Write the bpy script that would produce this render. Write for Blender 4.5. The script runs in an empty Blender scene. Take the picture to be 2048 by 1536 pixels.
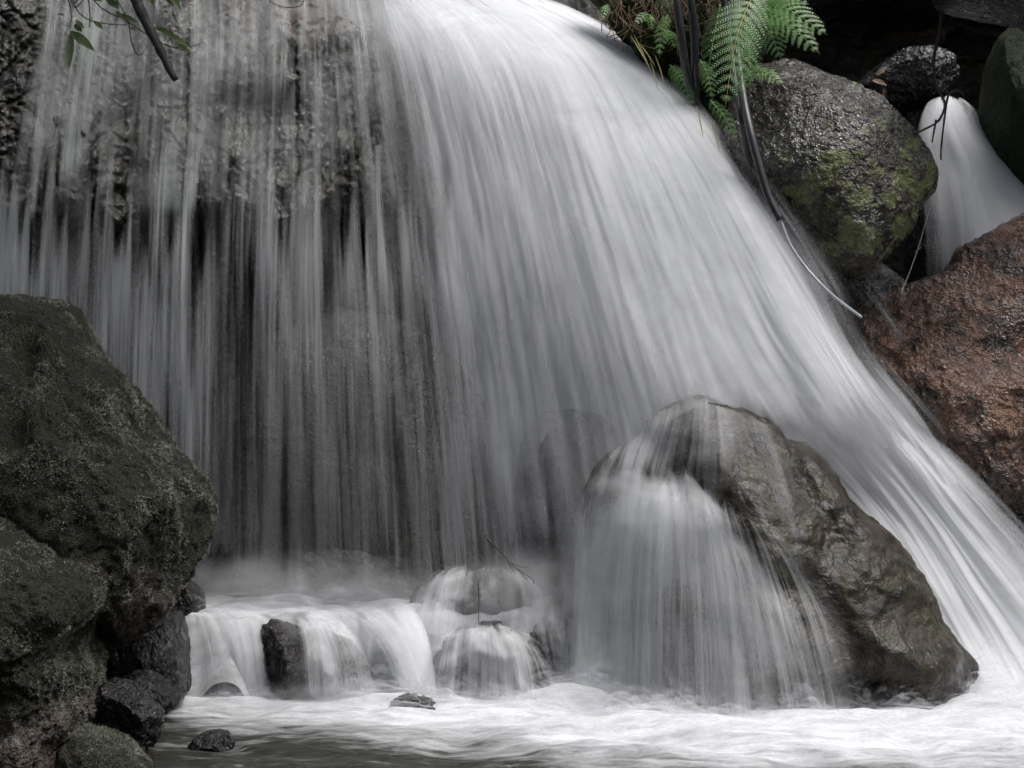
import bpy, bmesh, math, random
import numpy as np
from mathutils import Vector, noise as mnoise
from mathutils.bvhtree import BVHTree

random.seed(7)
rng = np.random.default_rng(7)
scene = bpy.context.scene
COL = scene.collection

# ------------------------------------------------------------------ camera
F = 3413.33                     # focal length in photo pixels (60 mm on 36 mm, 2048 px)
cam_d = bpy.data.cameras.new("camera")
cam_d.lens = 60; cam_d.sensor_width = 36
cam_d.clip_start = 0.05; cam_d.clip_end = 500
cam = bpy.data.objects.new("camera", cam_d); COL.objects.link(cam)
cam.location = (0, 0, 0); cam.rotation_euler = (math.radians(90), 0, 0)
scene.camera = cam
WL = -1.30                      # level of the pool
TL = -0.975                     # level of the upper tier

# ------------------------------------------------------------------ light
SUN_EL, SUN_AZ = 66, 106         # azimuth measured from straight ahead to the right
w = bpy.data.worlds.new("World"); scene.world = w; w.use_nodes = True
nt = w.node_tree; nt.nodes.clear()
sky = nt.nodes.new("ShaderNodeTexSky"); sky.sky_type = 'NISHITA'; sky.sun_disc = False
sky.sun_elevation = math.radians(SUN_EL); sky.sun_rotation = math.radians(SUN_AZ)
sky.air_density = 1.0; sky.dust_density = 3.0
hs = nt.nodes.new("ShaderNodeHueSaturation"); hs.inputs['Saturation'].default_value = 0.38
bg = nt.nodes.new("ShaderNodeBackground"); bg.inputs['Strength'].default_value = 0.14
out = nt.nodes.new("ShaderNodeOutputWorld")
nt.links.new(sky.outputs[0], hs.inputs['Color']); nt.links.new(hs.outputs[0], bg.inputs[0]); nt.links.new(bg.outputs[0], out.inputs[0])
sd = bpy.data.lights.new("sun", 'SUN'); sd.energy = 1.95; sd.angle = math.radians(30); sd.color = (1, 0.965, 0.93)
sun = bpy.data.objects.new("sun", sd); COL.objects.link(sun)
_d = Vector((math.sin(math.radians(SUN_AZ)) * math.cos(math.radians(SUN_EL)),
             math.cos(math.radians(SUN_AZ)) * math.cos(math.radians(SUN_EL)), math.sin(math.radians(SUN_EL))))
sun.rotation_euler = _d.to_track_quat('Z', 'Y').to_euler()
scene.view_settings.view_transform = 'Standard'; scene.view_settings.look = 'None'
scene.view_settings.gamma = 1; scene.view_settings.exposure = 0.62
cy = scene.cycles
cy.max_bounces = 8; cy.diffuse_bounces = 3; cy.glossy_bounces = 2; cy.transmission_bounces = 3
cy.transparent_max_bounces = 64
cy.use_adaptive_sampling = True; cy.adaptive_threshold = 0.035; cy.adaptive_min_samples = 16; cy.volume_bounces = 0
cy.caustics_reflective = False; cy.caustics_refractive = False
cy.sample_clamp_indirect = 4

# ------------------------------------------------------------------ numpy noise
def _hash(ix, iy, iz, seed):
    h = (ix.astype(np.int64) * 374761393 + iy.astype(np.int64) * 668265263 + iz.astype(np.int64) * 2147483647 + seed * 1274126177) & 0xFFFFFFFF
    h = ((h ^ (h >> 13)) * 1274126177) & 0xFFFFFFFF
    return (h ^ (h >> 16)) & 0xFFFFFFFF
_G = rng.normal(size=(256, 3)); _G /= np.linalg.norm(_G, axis=1)[:, None]
def perlin(p, seed=0):
    i = np.floor(p).astype(np.int64); f = p - i
    u = f * f * f * (f * (f * 6 - 15) + 10)
    r = 0
    for a in (0, 1):
        for b in (0, 1):
            for c in (0, 1):
                g = _G[_hash(i[:, 0] + a, i[:, 1] + b, i[:, 2] + c, seed) & 255]
                d = (g * (f - np.array([a, b, c]))).sum(1)
                wt = (u[:, 0] if a else 1 - u[:, 0]) * (u[:, 1] if b else 1 - u[:, 1]) * (u[:, 2] if c else 1 - u[:, 2])
                r = r + wt * d
    return r * 1.5
def fbm(p, seed=0, octv=4, gain=0.5, ridged=False):
    r = 0; a = 1.0; q = p.copy()
    for o in range(octv):
        n = perlin(q, seed + o * 17)
        if ridged: n = 0.5 - np.abs(n) * 1.6
        r = r + n * a; a *= gain; q = q * 2.03 + 11.3
    return r
def voro(p, seed=0):
    i = np.floor(p).astype(np.int64); d1 = np.full(len(p), 9.); d2 = np.full(len(p), 9.)
    for a in (-1, 0, 1):
        for b in (-1, 0, 1):
            for c in (-1, 0, 1):
                x, y, z = i[:, 0] + a, i[:, 1] + b, i[:, 2] + c
                h1 = _hash(x, y, z, seed) / 4294967296.; h2 = _hash(x, y, z, seed + 5) / 4294967296.; h3 = _hash(x, y, z, seed + 9) / 4294967296.
                q = np.stack([x + h1, y + h2, z + h3], 1)
                d = np.linalg.norm(q - p, axis=1)
                n1 = np.minimum(d1, d); d2 = np.minimum(d2, np.maximum(d1, d)); d1 = n1
    return d1, d2

# ------------------------------------------------------------------ helpers
def P(px, py, Y):
    """point at real distance Y (metres) seen in direction px, py of the 2048 x 1536 photograph"""
    return ((px - 1024) / F * Y, Y, (768 - py) / F * Y)

def tag(o, label=None, cat=None, group=None, kind=None):
    if label: o['label'] = label
    if cat: o['category'] = cat
    if group: o['group'] = group
    if kind: o['kind'] = kind
    return o
def empty(name, loc=(0, 0, 0)):
    o = bpy.data.objects.new(name, None); COL.objects.link(o); o.location = loc; o.empty_display_size = 0.1
    return o
def mesh_obj(name, V, faces, mat, parent=None, smooth=True, origin=None, attrs=None, uv=None):
    """V: n x 3 array in world space; faces: int array (m x 3 or m x 4) or list"""
    V = np.asarray(V, dtype=np.float64)
    org = np.array(origin if origin is not None else (V.mean(0)[0], V.mean(0)[1], V[:, 2].min()))
    if parent is not None: org = np.array(parent.matrix_basis.translation) if parent.type == 'EMPTY' or True else org
    L = V - org
    me = bpy.data.meshes.new(name)
    if isinstance(faces, np.ndarray):
        m, k = faces.shape
        me.vertices.add(len(L)); me.vertices.foreach_set('co', L.astype(np.float32).ravel())
        me.loops.add(m * k); me.loops.foreach_set('vertex_index', faces.astype(np.int32).ravel())
        me.polygons.add(m); me.polygons.foreach_set('loop_start', np.arange(0, m * k, k, dtype=np.int32))
        me.update(calc_edges=True)
    else:
        me.from_pydata([tuple(v) for v in L], [], faces)
    me.polygons.foreach_set('use_smooth', np.full(len(me.polygons), smooth))
    if attrs:
        for nme, arr in attrs.items():
            at = me.attributes.new(nme, 'FLOAT', 'POINT'); at.data.foreach_set('value', np.asarray(arr, np.float32))
    if uv is not None:
        at = me.attributes.new('flow', 'FLOAT_VECTOR', 'POINT')
        at.data.foreach_set('vector', np.column_stack([uv, np.zeros(len(uv))]).astype(np.float32).ravel())
    me.update(); me.validate()
    me.materials.append(mat)
    o = bpy.data.objects.new(name, me); COL.objects.link(o)
    if parent is None: o.location = org
    else: o.parent = parent
    return o

class MB:
    def __init__(s): s.v = []; s.f = []
    def add(s, vs, fs):
        n = len(s.v); s.v += [tuple(v) for v in vs]; s.f += [tuple(i + n for i in f) for f in fs]
    def tube(s, pts, rad, seg=8, jitter=0.0):
        pts = [Vector(p) for p in pts]; n = len(pts); base = len(s.v)
        rad = [rad] * n if not hasattr(rad, '__len__') else rad
        up = Vector((0.13, 0.9, 0.2)).normalized()
        for i, p in enumerate(pts):
            t = (pts[min(i + 1, n - 1)] - pts[max(i - 1, 0)]).normalized()
            a = t.cross(up); a = a.normalized() if a.length > 1e-4 else Vector((1, 0, 0)); b = t.cross(a)
            for k in range(seg):
                an = 2 * math.pi * k / seg; r = rad[i] * (1 + jitter * (random.random() - .5))
                s.v.append(tuple(p + a * math.cos(an) * r + b * math.sin(an) * r))
        for i in range(n - 1):
            for k in range(seg):
                k2 = (k + 1) % seg
                s.f.append((base + i * seg + k, base + i * seg + k2, base + (i + 1) * seg + k2, base + (i + 1) * seg + k))
        s.f.append(tuple(base + k for k in range(seg))[::-1]); s.f.append(tuple(base + (n - 1) * seg + k for k in range(seg)))
    def build(s, name, mat, parent=None, origin=None, smooth=True):
        return mesh_obj(name, np.array(s.v), s.f, mat, parent, smooth, origin)

def catmull(pts, n):
    """pts: k x d array -> n x d smooth samples, uniform in index"""
    pts = np.asarray(pts, float); k = len(pts)
    e = np.concatenate([(2 * pts[0] - pts[1])[None], pts, (2 * pts[-1] - pts[-2])[None]])
    t = np.linspace(0, k - 1, n); i = np.minimum(t.astype(int), k - 2); f = (t - i)
    f = f.reshape([-1] + [1] * (pts.ndim - 1))
    p0, p1, p2, p3 = e[i], e[i + 1], e[i + 2], e[i + 3]
    return 0.5 * (2 * p1 + (p2 - p0) * f + (2 * p0 - 5 * p1 + 4 * p2 - p3) * f ** 2 + (3 * p1 - p0 - 3 * p2 + p3) * f ** 3)

# ------------------------------------------------------------------ materials
class NT:
    def __init__(s, name):
        s.m = bpy.data.materials.new(name); s.m.use_nodes = True; s.t = s.m.node_tree; s.t.nodes.clear()
        s.out = s.t.nodes.new('ShaderNodeOutputMaterial')
    def n(s, typ, **kw):
        nd = s.t.nodes.new(typ)
        for k, v in kw.items(): setattr(nd, k, v)
        return nd
    def l(s, a, b): s.t.links.new(a, b)
    def val(s, x, inp):
        if hasattr(x, 'is_output') or hasattr(x, 'links'): s.l(x, inp)
        else: inp.default_value = x
    def math(s, op, a, b=0.0, clamp=False):
        nd = s.n('ShaderNodeMath', operation=op, use_clamp=clamp); s.val(a, nd.inputs[0]); s.val(b, nd.inputs[1]); return nd.outputs[0]
    def noise(s, vec, scale, detail=4, rough=0.55, dist=0.0):
        nd = s.n('ShaderNodeTexNoise'); s.l(vec, nd.inputs['Vector']); nd.inputs['Scale'].default_value = scale
        nd.inputs['Detail'].default_value = detail; nd.inputs['Roughness'].default_value = rough; nd.inputs['Distortion'].default_value = dist
        return nd.outputs['Fac']
    def ramp(s, fac, a, b, ca=0.0, cb=1.0):
        nd = s.n('ShaderNodeMapRange'); nd.interpolation_type = 'SMOOTHSTEP'; s.l(fac, nd.inputs[0])
        nd.inputs[1].default_value = a; nd.inputs[2].default_value = b; nd.inputs[3].default_value = ca; nd.inputs[4].default_value = cb
        return nd.outputs[0]
    def mix(s, fac, a, b):
        nd = s.n('ShaderNodeMix', data_type='RGBA'); s.val(fac, nd.inputs[0])
        for x, i in ((a, 6), (b, 7)):
            if isinstance(x, tuple): nd.inputs[i].default_value = (*x, 1)
            else: s.l(x, nd.inputs[i])
        return nd.outputs[2]
    def mapping(s, vec, scale, loc=(0, 0, 0), rot=(0, 0, 0)):
        nd = s.n('ShaderNodeMapping'); s.l(vec, nd.inputs[0]); nd.inputs['Scale'].default_value = scale
        nd.inputs['Location'].default_value = loc; nd.inputs['Rotation'].default_value = rot; return nd.outputs[0]

def rock_mat(name, dark, mid, light, rough=(0.25, 0.6), bump=0.012, moss=None, moss_amt=0.0, lichen=0.0, spots=None, seed=0, tint=None, scale=1.0, spec=0.5, glint=1.0, brown=False, crumple=0.95, strata=0.0):
    m = NT(name); tc = m.n('ShaderNodeTexCoord'); vec = m.mapping(tc.outputs['Object'], (1, 1, 1), (seed * 3.1, seed * 1.7, seed * 2.3))
    n1 = m.noise(vec, 3.0 * scale, 6, 0.6, 0.3); n2 = m.noise(vec, 17 * scale, 4, 0.55); n3 = m.noise(vec, 70 * scale, 5, 0.7)
    c = m.mix(m.ramp(n1, 0.38, 0.62), dark, mid)
    c = m.mix(m.math('MULTIPLY', m.ramp(n2, 0.5, 0.72), 0.7), c, light)
    c = m.mix(m.math('MULTIPLY', m.ramp(n3, 0.52, 0.40), 0.6), c, tuple(x * 0.45 for x in dark))
    if tint:
        c = m.mix(m.math('MULTIPLY', m.ramp(m.noise(vec, 5 * scale, 5, 0.6, 1.0), 0.47, 0.62), 0.8), c, tint)
    if brown:
        ab = m.n('ShaderNodeAttribute', attribute_name='brown'); c = m.mix(ab.outputs['Fac'], c, m.mix(n2, (0.05, 0.038, 0.033), (0.16, 0.125, 0.11)))
    rfac = m.ramp(m.noise(vec, 9 * scale, 5, 0.6), 0.35, 0.65, rough[0], rough[1])
    v = m.n('ShaderNodeTexVoronoi', feature='DISTANCE_TO_EDGE'); m.l(m.mapping(vec, (1, 1, 1.0)), v.inputs['Vector']); v.inputs['Scale'].default_value = 8 * scale
    h = m.math('ADD', m.math('MULTIPLY', n2, 1.0), m.math('MULTIPLY', n3, 0.16))
    h = m.math('ADD', h, m.math('MULTIPLY', m.noise(vec, 34 * scale, 2, 0.5, 1.6), crumple))
    if strata:
        sb = m.noise(m.mapping(vec, (1.5, 1.5, 8), rot=(0, math.radians(12), 0)), 1.6, 5, 0.6, 0.5)
        c = m.mix(m.math('MULTIPLY', m.ramp(sb, 0.52, 0.66), strata), c, tuple(x * 0.35 for x in dark)); h = m.math('ADD', h, m.math('MULTIPLY', sb, 0.5))
    if lichen > 0:
        vs = []
        for sc, thr, sd in ((6.5, 0.26, 0), (14, 0.24, 5), (30, 0.3, 9)):
            vv = m.n('ShaderNodeTexVoronoi'); wv = m.n('ShaderNodeVectorMath', operation='ADD')
            nn = m.n('ShaderNodeTexNoise'); m.l(vec, nn.inputs['Vector']); nn.inputs['Scale'].default_value = 14; nn.inputs['Detail'].default_value = 4
            sc1 = m.n('ShaderNodeVectorMath', operation='SCALE'); m.l(nn.outputs['Color'], sc1.inputs[0]); sc1.inputs['Scale'].default_value = 0.08
            m.l(m.mapping(vec, (1, 1, 1), (sd, sd, sd)), wv.inputs[0]); m.l(sc1.outputs[0], wv.inputs[1])
            m.l(wv.outputs[0], vv.inputs['Vector']); vv.inputs['Scale'].default_value = sc
            rnd = m.n('ShaderNodeSeparateColor'); m.l(vv.outputs['Color'], rnd.inputs[0])
            on = m.math('GREATER_THAN', rnd.outputs[0], 1 - lichen)
            vs.append(m.math('MULTIPLY', m.ramp(vv.outputs['Distance'], thr + 0.06, thr - 0.02), on))
        lk = m.math('MAXIMUM', m.math('MAXIMUM', vs[0], vs[1]), m.math('MULTIPLY', vs[2], 0.7))
        at = m.n('ShaderNodeAttribute', attribute_name='moss')
        lk = m.math('MULTIPLY', lk, at.outputs['Fac'])
        a2 = m.n('ShaderNodeAttribute', attribute_name='lich')
        lk = m.math('MAXIMUM', lk, m.ramp(m.math('ADD', a2.outputs['Fac'], m.math('MULTIPLY', m.math('SUBTRACT', n3, 0.5), 0.8)), 0.3, 0.45))
        lc = m.mix(m.ramp(n3, 0.4, 0.6), (0.075, 0.085, 0.032), (0.15, 0.16, 0.072))
        c = m.mix(lk, c, lc); rfac2 = m.n('ShaderNodeMix'); m.val(lk, rfac2.inputs[0]); m.l(rfac, rfac2.inputs[2]); rfac2.inputs[3].default_value = 0.9; rfac = rfac2.outputs[0]
        h = m.math('ADD', h, m.math('MULTIPLY', lk, 0.25))
    elif moss:
        at = m.n('ShaderNodeAttribute', attribute_name='moss')
        mk = m.math('MULTIPLY', m.ramp(m.math('ADD', m.noise(vec, 6 * scale, 6, 0.7), m.math('MULTIPLY', at.outputs['Fac'], 0.35)), 0.75 - moss_amt * 0.5, 0.9 - moss_amt * 0.5), 0.9)
        mc = m.mix(m.ramp(m.noise(vec, 120, 3, 0.7), 0.35, 0.65), tuple(x * 0.35 for x in moss), moss)
        c = m.mix(mk, c, mc); rr = m.n('ShaderNodeMix'); m.val(mk, rr.inputs[0]); m.l(rfac, rr.inputs[2]); rr.inputs[3].default_value = 0.75; rfac = rr.outputs[0]
        h = m.math('ADD', h, m.math('MULTIPLY', m.math('MULTIPLY', mk, m.noise(vec, 160, 3, 0.6)), 0.9))
    b = m.n('ShaderNodeBump'); b.inputs['Strength'].default_value = 1.0; b.inputs['Distance'].default_value = bump; m.l(h, b.inputs['Height'])
    p = m.n('ShaderNodeBsdfPrincipled'); m.l(c, p.inputs['Base Color']); m.l(rfac, p.inputs['Roughness']); m.l(b.outputs[0], p.inputs['Normal'])
    p.inputs['Specular IOR Level'].default_value = spec * 0.5
    m.l(m.ramp(m.noise(vec, 3.6, 4, 0.6, 0.8), 0.42, 0.62, min(1.0, glint * 0.75) * 0.2, min(1.0, glint * 0.85)), p.inputs['Coat Weight']); p.inputs['Coat Roughness'].default_value = 0.06; p.inputs['Coat IOR'].default_value = 1.33 + 0.12 * min(1.5, glint)
    m.l(b.outputs[0], p.inputs['Coat Normal'])
    m.l(p.outputs[0], m.out.inputs[0])
    return m.m

def water_mat(name, contrast=1.1, fine=1.0, seed=0.0, col=(0.80, 0.81, 0.83), lo=7, mid=28, hi=110, vs=1.0, trans=0.4, gain=1.0, cloud=0.0):
    """falling water blurred to silk: white scattering water whose cover follows strands along the flow"""
    m = NT(name); at = m.n('ShaderNodeAttribute', attribute_name='flow'); dn = m.n('ShaderNodeAttribute', attribute_name='dens')
    vec = at.outputs['Vector']
    n1 = m.noise(m.mapping(vec, (lo, 0.55 * vs, 1), (seed, seed, 0)), 1, 2, 0.5, 0.15)
    n2 = m.noise(m.mapping(vec, (mid, 0.9 * vs, 1), (seed * 3, seed, 0)), 1, 2, 0.5, 0.1)
    n3 = m.noise(m.mapping(vec, (hi, 2.2 * vs, 1), (seed * 5, seed * 2, 0)), 1, 2, 0.55, 0.0)
    n4 = m.noise(m.mapping(vec, (hi * 2.4, 3.5 * vs, 1), (seed * 7, seed * 2, 0)), 1, 2, 0.6, 0.0)
    s = m.math('ADD', m.math('MULTIPLY', n1, 0.40), m.math('MULTIPLY', n2, 0.34))
    s = m.math('ADD', s, m.math('MULTIPLY', n3, 0.17 * fine)); s = m.math('ADD', s, m.math('MULTIPLY', n4, 0.09 * fine))
    if cloud > 0:
        s = m.math('ADD', s, m.math('MULTIPLY', m.math('SUBTRACT', m.noise(m.mapping(vec, (3.0, 2.2, 1), (seed, seed, 0)), 1, 4, 0.6, 0.6), 0.5), cloud))
    s = m.math('SUBTRACT', s, 0.5 * (0.74 + 0.26 * fine))
    edge = m.ramp(dn.outputs['Fac'], 0.0, 0.20)
    cc = m.math('MULTIPLY', m.math('MULTIPLY', edge, m.ramp(dn.outputs['Fac'], 0.55, 1.0, 1.0, 0.45)), contrast * 2.6)
    a = m.math('MULTIPLY_ADD', s, cc); a.node.inputs[2].default_value = 0; m.l(dn.outputs['Fac'], a.node.inputs[2])
    a = m.math('MULTIPLY', a, gain); a = m.math('MAXIMUM', a, 0.0); a = m.math('MINIMUM', a, 0.97)
    a = m.math('MULTIPLY', a, m.ramp(dn.outputs['Fac'], 0.0, 0.06))
    d = m.n('ShaderNodeBsdfDiffuse'); d.inputs[0].default_value = (*col, 1)
    t = m.n('ShaderNodeBsdfTranslucent'); t.inputs[0].default_value = (*col, 1)
    mx = m.n('ShaderNodeMixShader'); mx.inputs[0].default_value = trans; m.l(d.outputs[0], mx.inputs[1]); m.l(t.outputs[0], mx.inputs[2])
    tr = m.n('ShaderNodeBsdfTransparent')
    m2 = m.n('ShaderNodeMixShader'); m.l(a, m2.inputs[0]); m.l(tr.outputs[0], m2.inputs[1]); m.l(mx.outputs[0], m2.inputs[2])
    m.l(m2.outputs[0], m.out.inputs[0])
    return m.m

def simple_mat(name, col, rough=0.5, var=0.3, scale=20, spec=0.5, transl=0.0, bump=0.0):
    m = NT(name); tc = m.n('ShaderNodeTexCoord'); n = m.noise(tc.outputs['Object'], scale, 4, 0.6)
    c = m.mix(m.ramp(n, 0.3, 0.7), tuple(x * (1 - var) for x in col), tuple(min(1, x * (1 + var)) for x in col))
    p = m.n('ShaderNodeBsdfPrincipled'); m.l(c, p.inputs['Base Color']); p.inputs['Roughness'].default_value = rough; p.inputs['Specular IOR Level'].default_value = spec
    if bump:
        b = m.n('ShaderNodeBump'); b.inputs['Distance'].default_value = bump; m.l(n, b.inputs['Height']); m.l(b.outputs[0], p.inputs['Normal'])
    if transl:
        t = m.n('ShaderNodeBsdfTranslucent'); m.l(c, t.inputs[0]); mx = m.n('ShaderNodeMixShader'); mx.inputs[0].default_value = transl
        m.l(p.outputs[0], mx.inputs[1]); m.l(t.outputs[0], mx.inputs[2]); m.l(mx.outputs[0], m.out.inputs[0])
    else: m.l(p.outputs[0], m.out.inputs[0])
    return m.m

M = {}
M['cliff'] = rock_mat('wet_dark_cliff', (0.012, 0.011, 0.010), (0.030, 0.026, 0.023), (0.062, 0.054, 0.048), (0.3, 0.6), 0.010, seed=1, tint=(0.022, 0.024, 0.013), glint=0.6, brown=True)
M['brown_lip'] = rock_mat('brown_wet_lip', (0.035, 0.026, 0.022), (0.07, 0.054, 0.047), (0.12, 0.097, 0.084), (0.4, 0.7), 0.012, seed=2, glint=0.4)
M['moss'] = rock_mat('mossy_stone', (0.045, 0.038, 0.034), (0.12, 0.10, 0.088), (0.24, 0.205, 0.185), (0.6, 0.9), 0.030, moss=(0.066, 0.072, 0.050), moss_amt=0.40, seed=3, glint=0.05, spec=0.25)
M['black'] = rock_mat('black_wet_stone', (0.014, 0.013, 0.013), (0.03, 0.028, 0.028), (0.06, 0.056, 0.055), (0.12, 0.36), 0.022, seed=4, glint=1.2)
M['pool_rock'] = rock_mat('grey_brown_wet_stone', (0.014, 0.012, 0.012), (0.030, 0.026, 0.026), (0.062, 0.054, 0.053), (0.2, 0.45), 0.016, seed=5, glint=0.6)
M['big'] = rock_mat('grey_olive_boulder', (0.012, 0.009, 0.0065), (0.034, 0.026, 0.018), (0.068, 0.054, 0.041), (0.36, 0.6), 0.012, seed=6, tint=(0.034, 0.031, 0.014), glint=0.32, crumple=0.40, strata=0.8)
M['red'] = rock_mat('red_brown_wet_rock', (0.085, 0.046, 0.031), (0.20, 0.112, 0.076), (0.27, 0.165, 0.12), (0.07, 0.24), 0.050, tint=(0.022,0.017,0.013), seed=7, glint=1.6, crumple=0.55)
M['lichen'] = rock_mat('lichen_boulder', (0.022, 0.018, 0.013), (0.045, 0.038, 0.028), (0.085, 0.075, 0.06), (0.12, 0.36), 0.022, lichen=0.5, seed=8, glint=1.3)
M['right'] = rock_mat('green_dark_rock', (0.012, 0.012, 0.009), (0.030, 0.030, 0.020), (0.06, 0.06, 0.045), (0.5, 0.8), 0.010, moss=(0.030, 0.045, 0.015), moss_amt=0.4, seed=9, glint=0.2)

# ------------------------------------------------------------------ rocks
_ico = {}
def ico(level):
    if level not in _ico:
        bm = bmesh.new(); bmesh.ops.create_icosphere(bm, subdivisions=level, radius=1.0)
        V = np.array([v.co[:] for v in bm.verts]); Fc = np.array([[v.index for v in f.verts] for f in bm.faces], dtype=np.int32)
        bm.free(); _ico[level] = (V, Fc)
    return _ico[level]
BV = {}
LSPOTS = [(1668, 490, 34), (1692, 500, 26), (1655, 475, 20), (1762, 470, 26), (1738, 422, 18), (1680, 420, 26), (1662, 432, 12), (1600, 380, 30), (1655, 395, 10), (1708, 172, 7), (1622, 350, 26), (1650, 335, 14), (1760, 380, 26),
          (1790, 400, 20), (1715, 370, 12), (1580, 410, 16), (1620, 510, 12), (1830, 350, 16), (1805, 300, 18), (1770, 330, 14), (1700, 290, 10), (1740, 260, 12), (1820, 380, 16), (1625, 430, 9), (1640, 372, 8), (1790, 440, 12)]
def sst(x, a, b):
    t = np.clip((x - a) / (b - a), 0, 1); return t * t * (3 - 2 * t)
ROCKS = {}
def seg_gauss(px, py, x0, y0, x1, y1, wd):
    dx, dy = x1 - x0, y1 - y0; L = dx * dx + dy * dy + 1e-9
    t = np.clip(((px - x0) * dx + (py - y0) * dy) / L, 0, 1)
    return np.exp(-((px - x0 - t * dx) ** 2 + (py - y0 - t * dy) ** 2) / (2 * wd * wd))
def rock(name, outline, Y, D, mat, label, cat='boulder', level=6, seed=0, amp=0.04, freq=2.5, facets=6, facet=0.1, lean=0.0, feats=(), Db=None,
         square=0.85, centre=None, crack=0.0, fine=0.006, strata=0.0, mossf=None, group=None, key=None, turn=0.0):
    pts = np.array(outline, float)
    c = pts.mean(0) if centre is None else np.array(centre, float)
    # closed smooth outline
    ex = np.vstack([pts[-2:], pts, pts[:2]]); sm = catmull(ex, len(ex) * 24)
    sm = 0.5 * sm + 0.5 * np.column_stack([np.interp(np.linspace(0, len(ex) - 1, len(sm)), np.arange(len(ex)), ex[:, k]) for k in (0, 1)])
    th = np.arctan2(-(sm[:, 1] - c[1]), sm[:, 0] - c[0]); rr = np.hypot(sm[:, 0] - c[0], sm[:, 1] - c[1])
    bins = 720; R = np.zeros(bins); idx = ((th + math.pi) / (2 * math.pi) * bins).astype(int) % bins
    np.maximum.at(R, idx, rr)
    ok = R > 0; xs = np.arange(bins); R = np.interp(xs, xs[ok], R[ok], period=bins)
    R = (np.roll(R, 1) + 2 * R + np.roll(R, -1)) / 4
    U, Fc = ico(level)
    hr = np.hypot(U[:, 0], U[:, 2]); ta = np.arctan2(U[:, 2], U[:, 0])
    Rt = np.interp((ta + math.pi) / (2 * math.pi) * bins, xs + .5, R, period=bins)
    phi = np.arctan2(hr, np.abs(U[:, 1]))
    rad = np.sin(phi) ** square; dep = np.cos(phi) ** square
    Db = D if Db is None else Db
    px = c[0] + Rt * rad * np.cos(ta); py = c[1] - Rt * rad * np.sin(ta)
    x = (px - 1024) / F * Y; z = (768 - py) / F * Y
    y = Y + np.where(U[:, 1] < 0, -D * dep, Db * dep)
    V = np.column_stack([x, y, z]); cw = np.array(P(c[0], c[1], Y))
    r2 = np.random.default_rng(seed + 100)
    size = R.mean() / F * Y
    for k in range(facets):      # chisel the ball with random planes that do not touch the outline much
        nrm = r2.normal(size=3); nrm[1] = -abs(nrm[1]) - 0.5; nrm /= np.linalg.norm(nrm)
        q = (V - cw); s = q @ nrm; h = s.max() * (1 - facet * r2.uniform(0.6, 1.6))
        over = np.maximum(s - h, 0); V = V - nrm * (over * 0.85)[:, None]
    front = np.clip(-U[:, 1] * 1.6 + 0.0, 0, 1)
    for f in feats:
        g = seg_gauss(px, py, *f[:5]); V[:, 1] -= g * f[5] * np.clip(-U[:, 1] * 3, 0, 1)
    V[:, 1] += lean * (V[:, 2] - cw[2]) + turn * (V[:, 0] - cw[0])
    nd = V - cw; nd /= np.linalg.norm(nd, axis=1)[:, None] + 1e-9
    q = V * freq / max(size, 0.05) * 0.5 + seed * 7.7
    a = amp * size * 2
    dsp = fbm(q, seed, 4) * a
    dsp += fbm(q * 3.1, seed + 40, 3, ridged=True) * a * 0.28
    if strata > 0: dsp += fbm(np.column_stack([V[:, 0] * 1.1 + V[:, 2] * 0.9, V[:, 1] * 1.1, V[:, 2] * 6.5]), seed + 33, 3, 0.6) * strata
    if crack > 0:
        d1, d2 = voro(q * 1.3 + fbm(q, seed + 3, 2)[:, None] * 0.3, seed + 2)
        dsp -= np.exp(-((d2 - d1) / 0.07) ** 2) * crack
    dsp += fbm(V * 28 + seed, seed + 60, 4, 0.6) * fine
    dsp += fbm(V * 90 + seed, seed + 80, 2, 0.6, ridged=True) * fine * 0.35
    V = V + nd * dsp[:, None]
    at = {'moss': (np.full(len(V), 1.0) if mossf is None else mossf(px, py, V))}
    if key == 'lichen':
        wob = fbm(V * 22, 91, 3) * 9; lich = np.zeros(len(V))
        for (a, b, r) in LSPOTS: lich = np.maximum(lich, 1 - sst(np.hypot(px + wob - a, py + wob - b) / r, 0.78, 1.05))
        at['lich'] = lich
    org = (cw[0], cw[1], V[:, 2].min())
    o = mesh_obj(name, V, Fc, mat, origin=org, attrs=at)
    tag(o, label, cat, group)
    BV[key or label] = BVHTree.FromPolygons(V.tolist(), Fc.tolist()) if level <= 5 else BVHTree.FromPolygons(V.tolist(), Fc.tolist())
    ROCKS[key or label] = (o, V, Fc)
    return o

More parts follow.
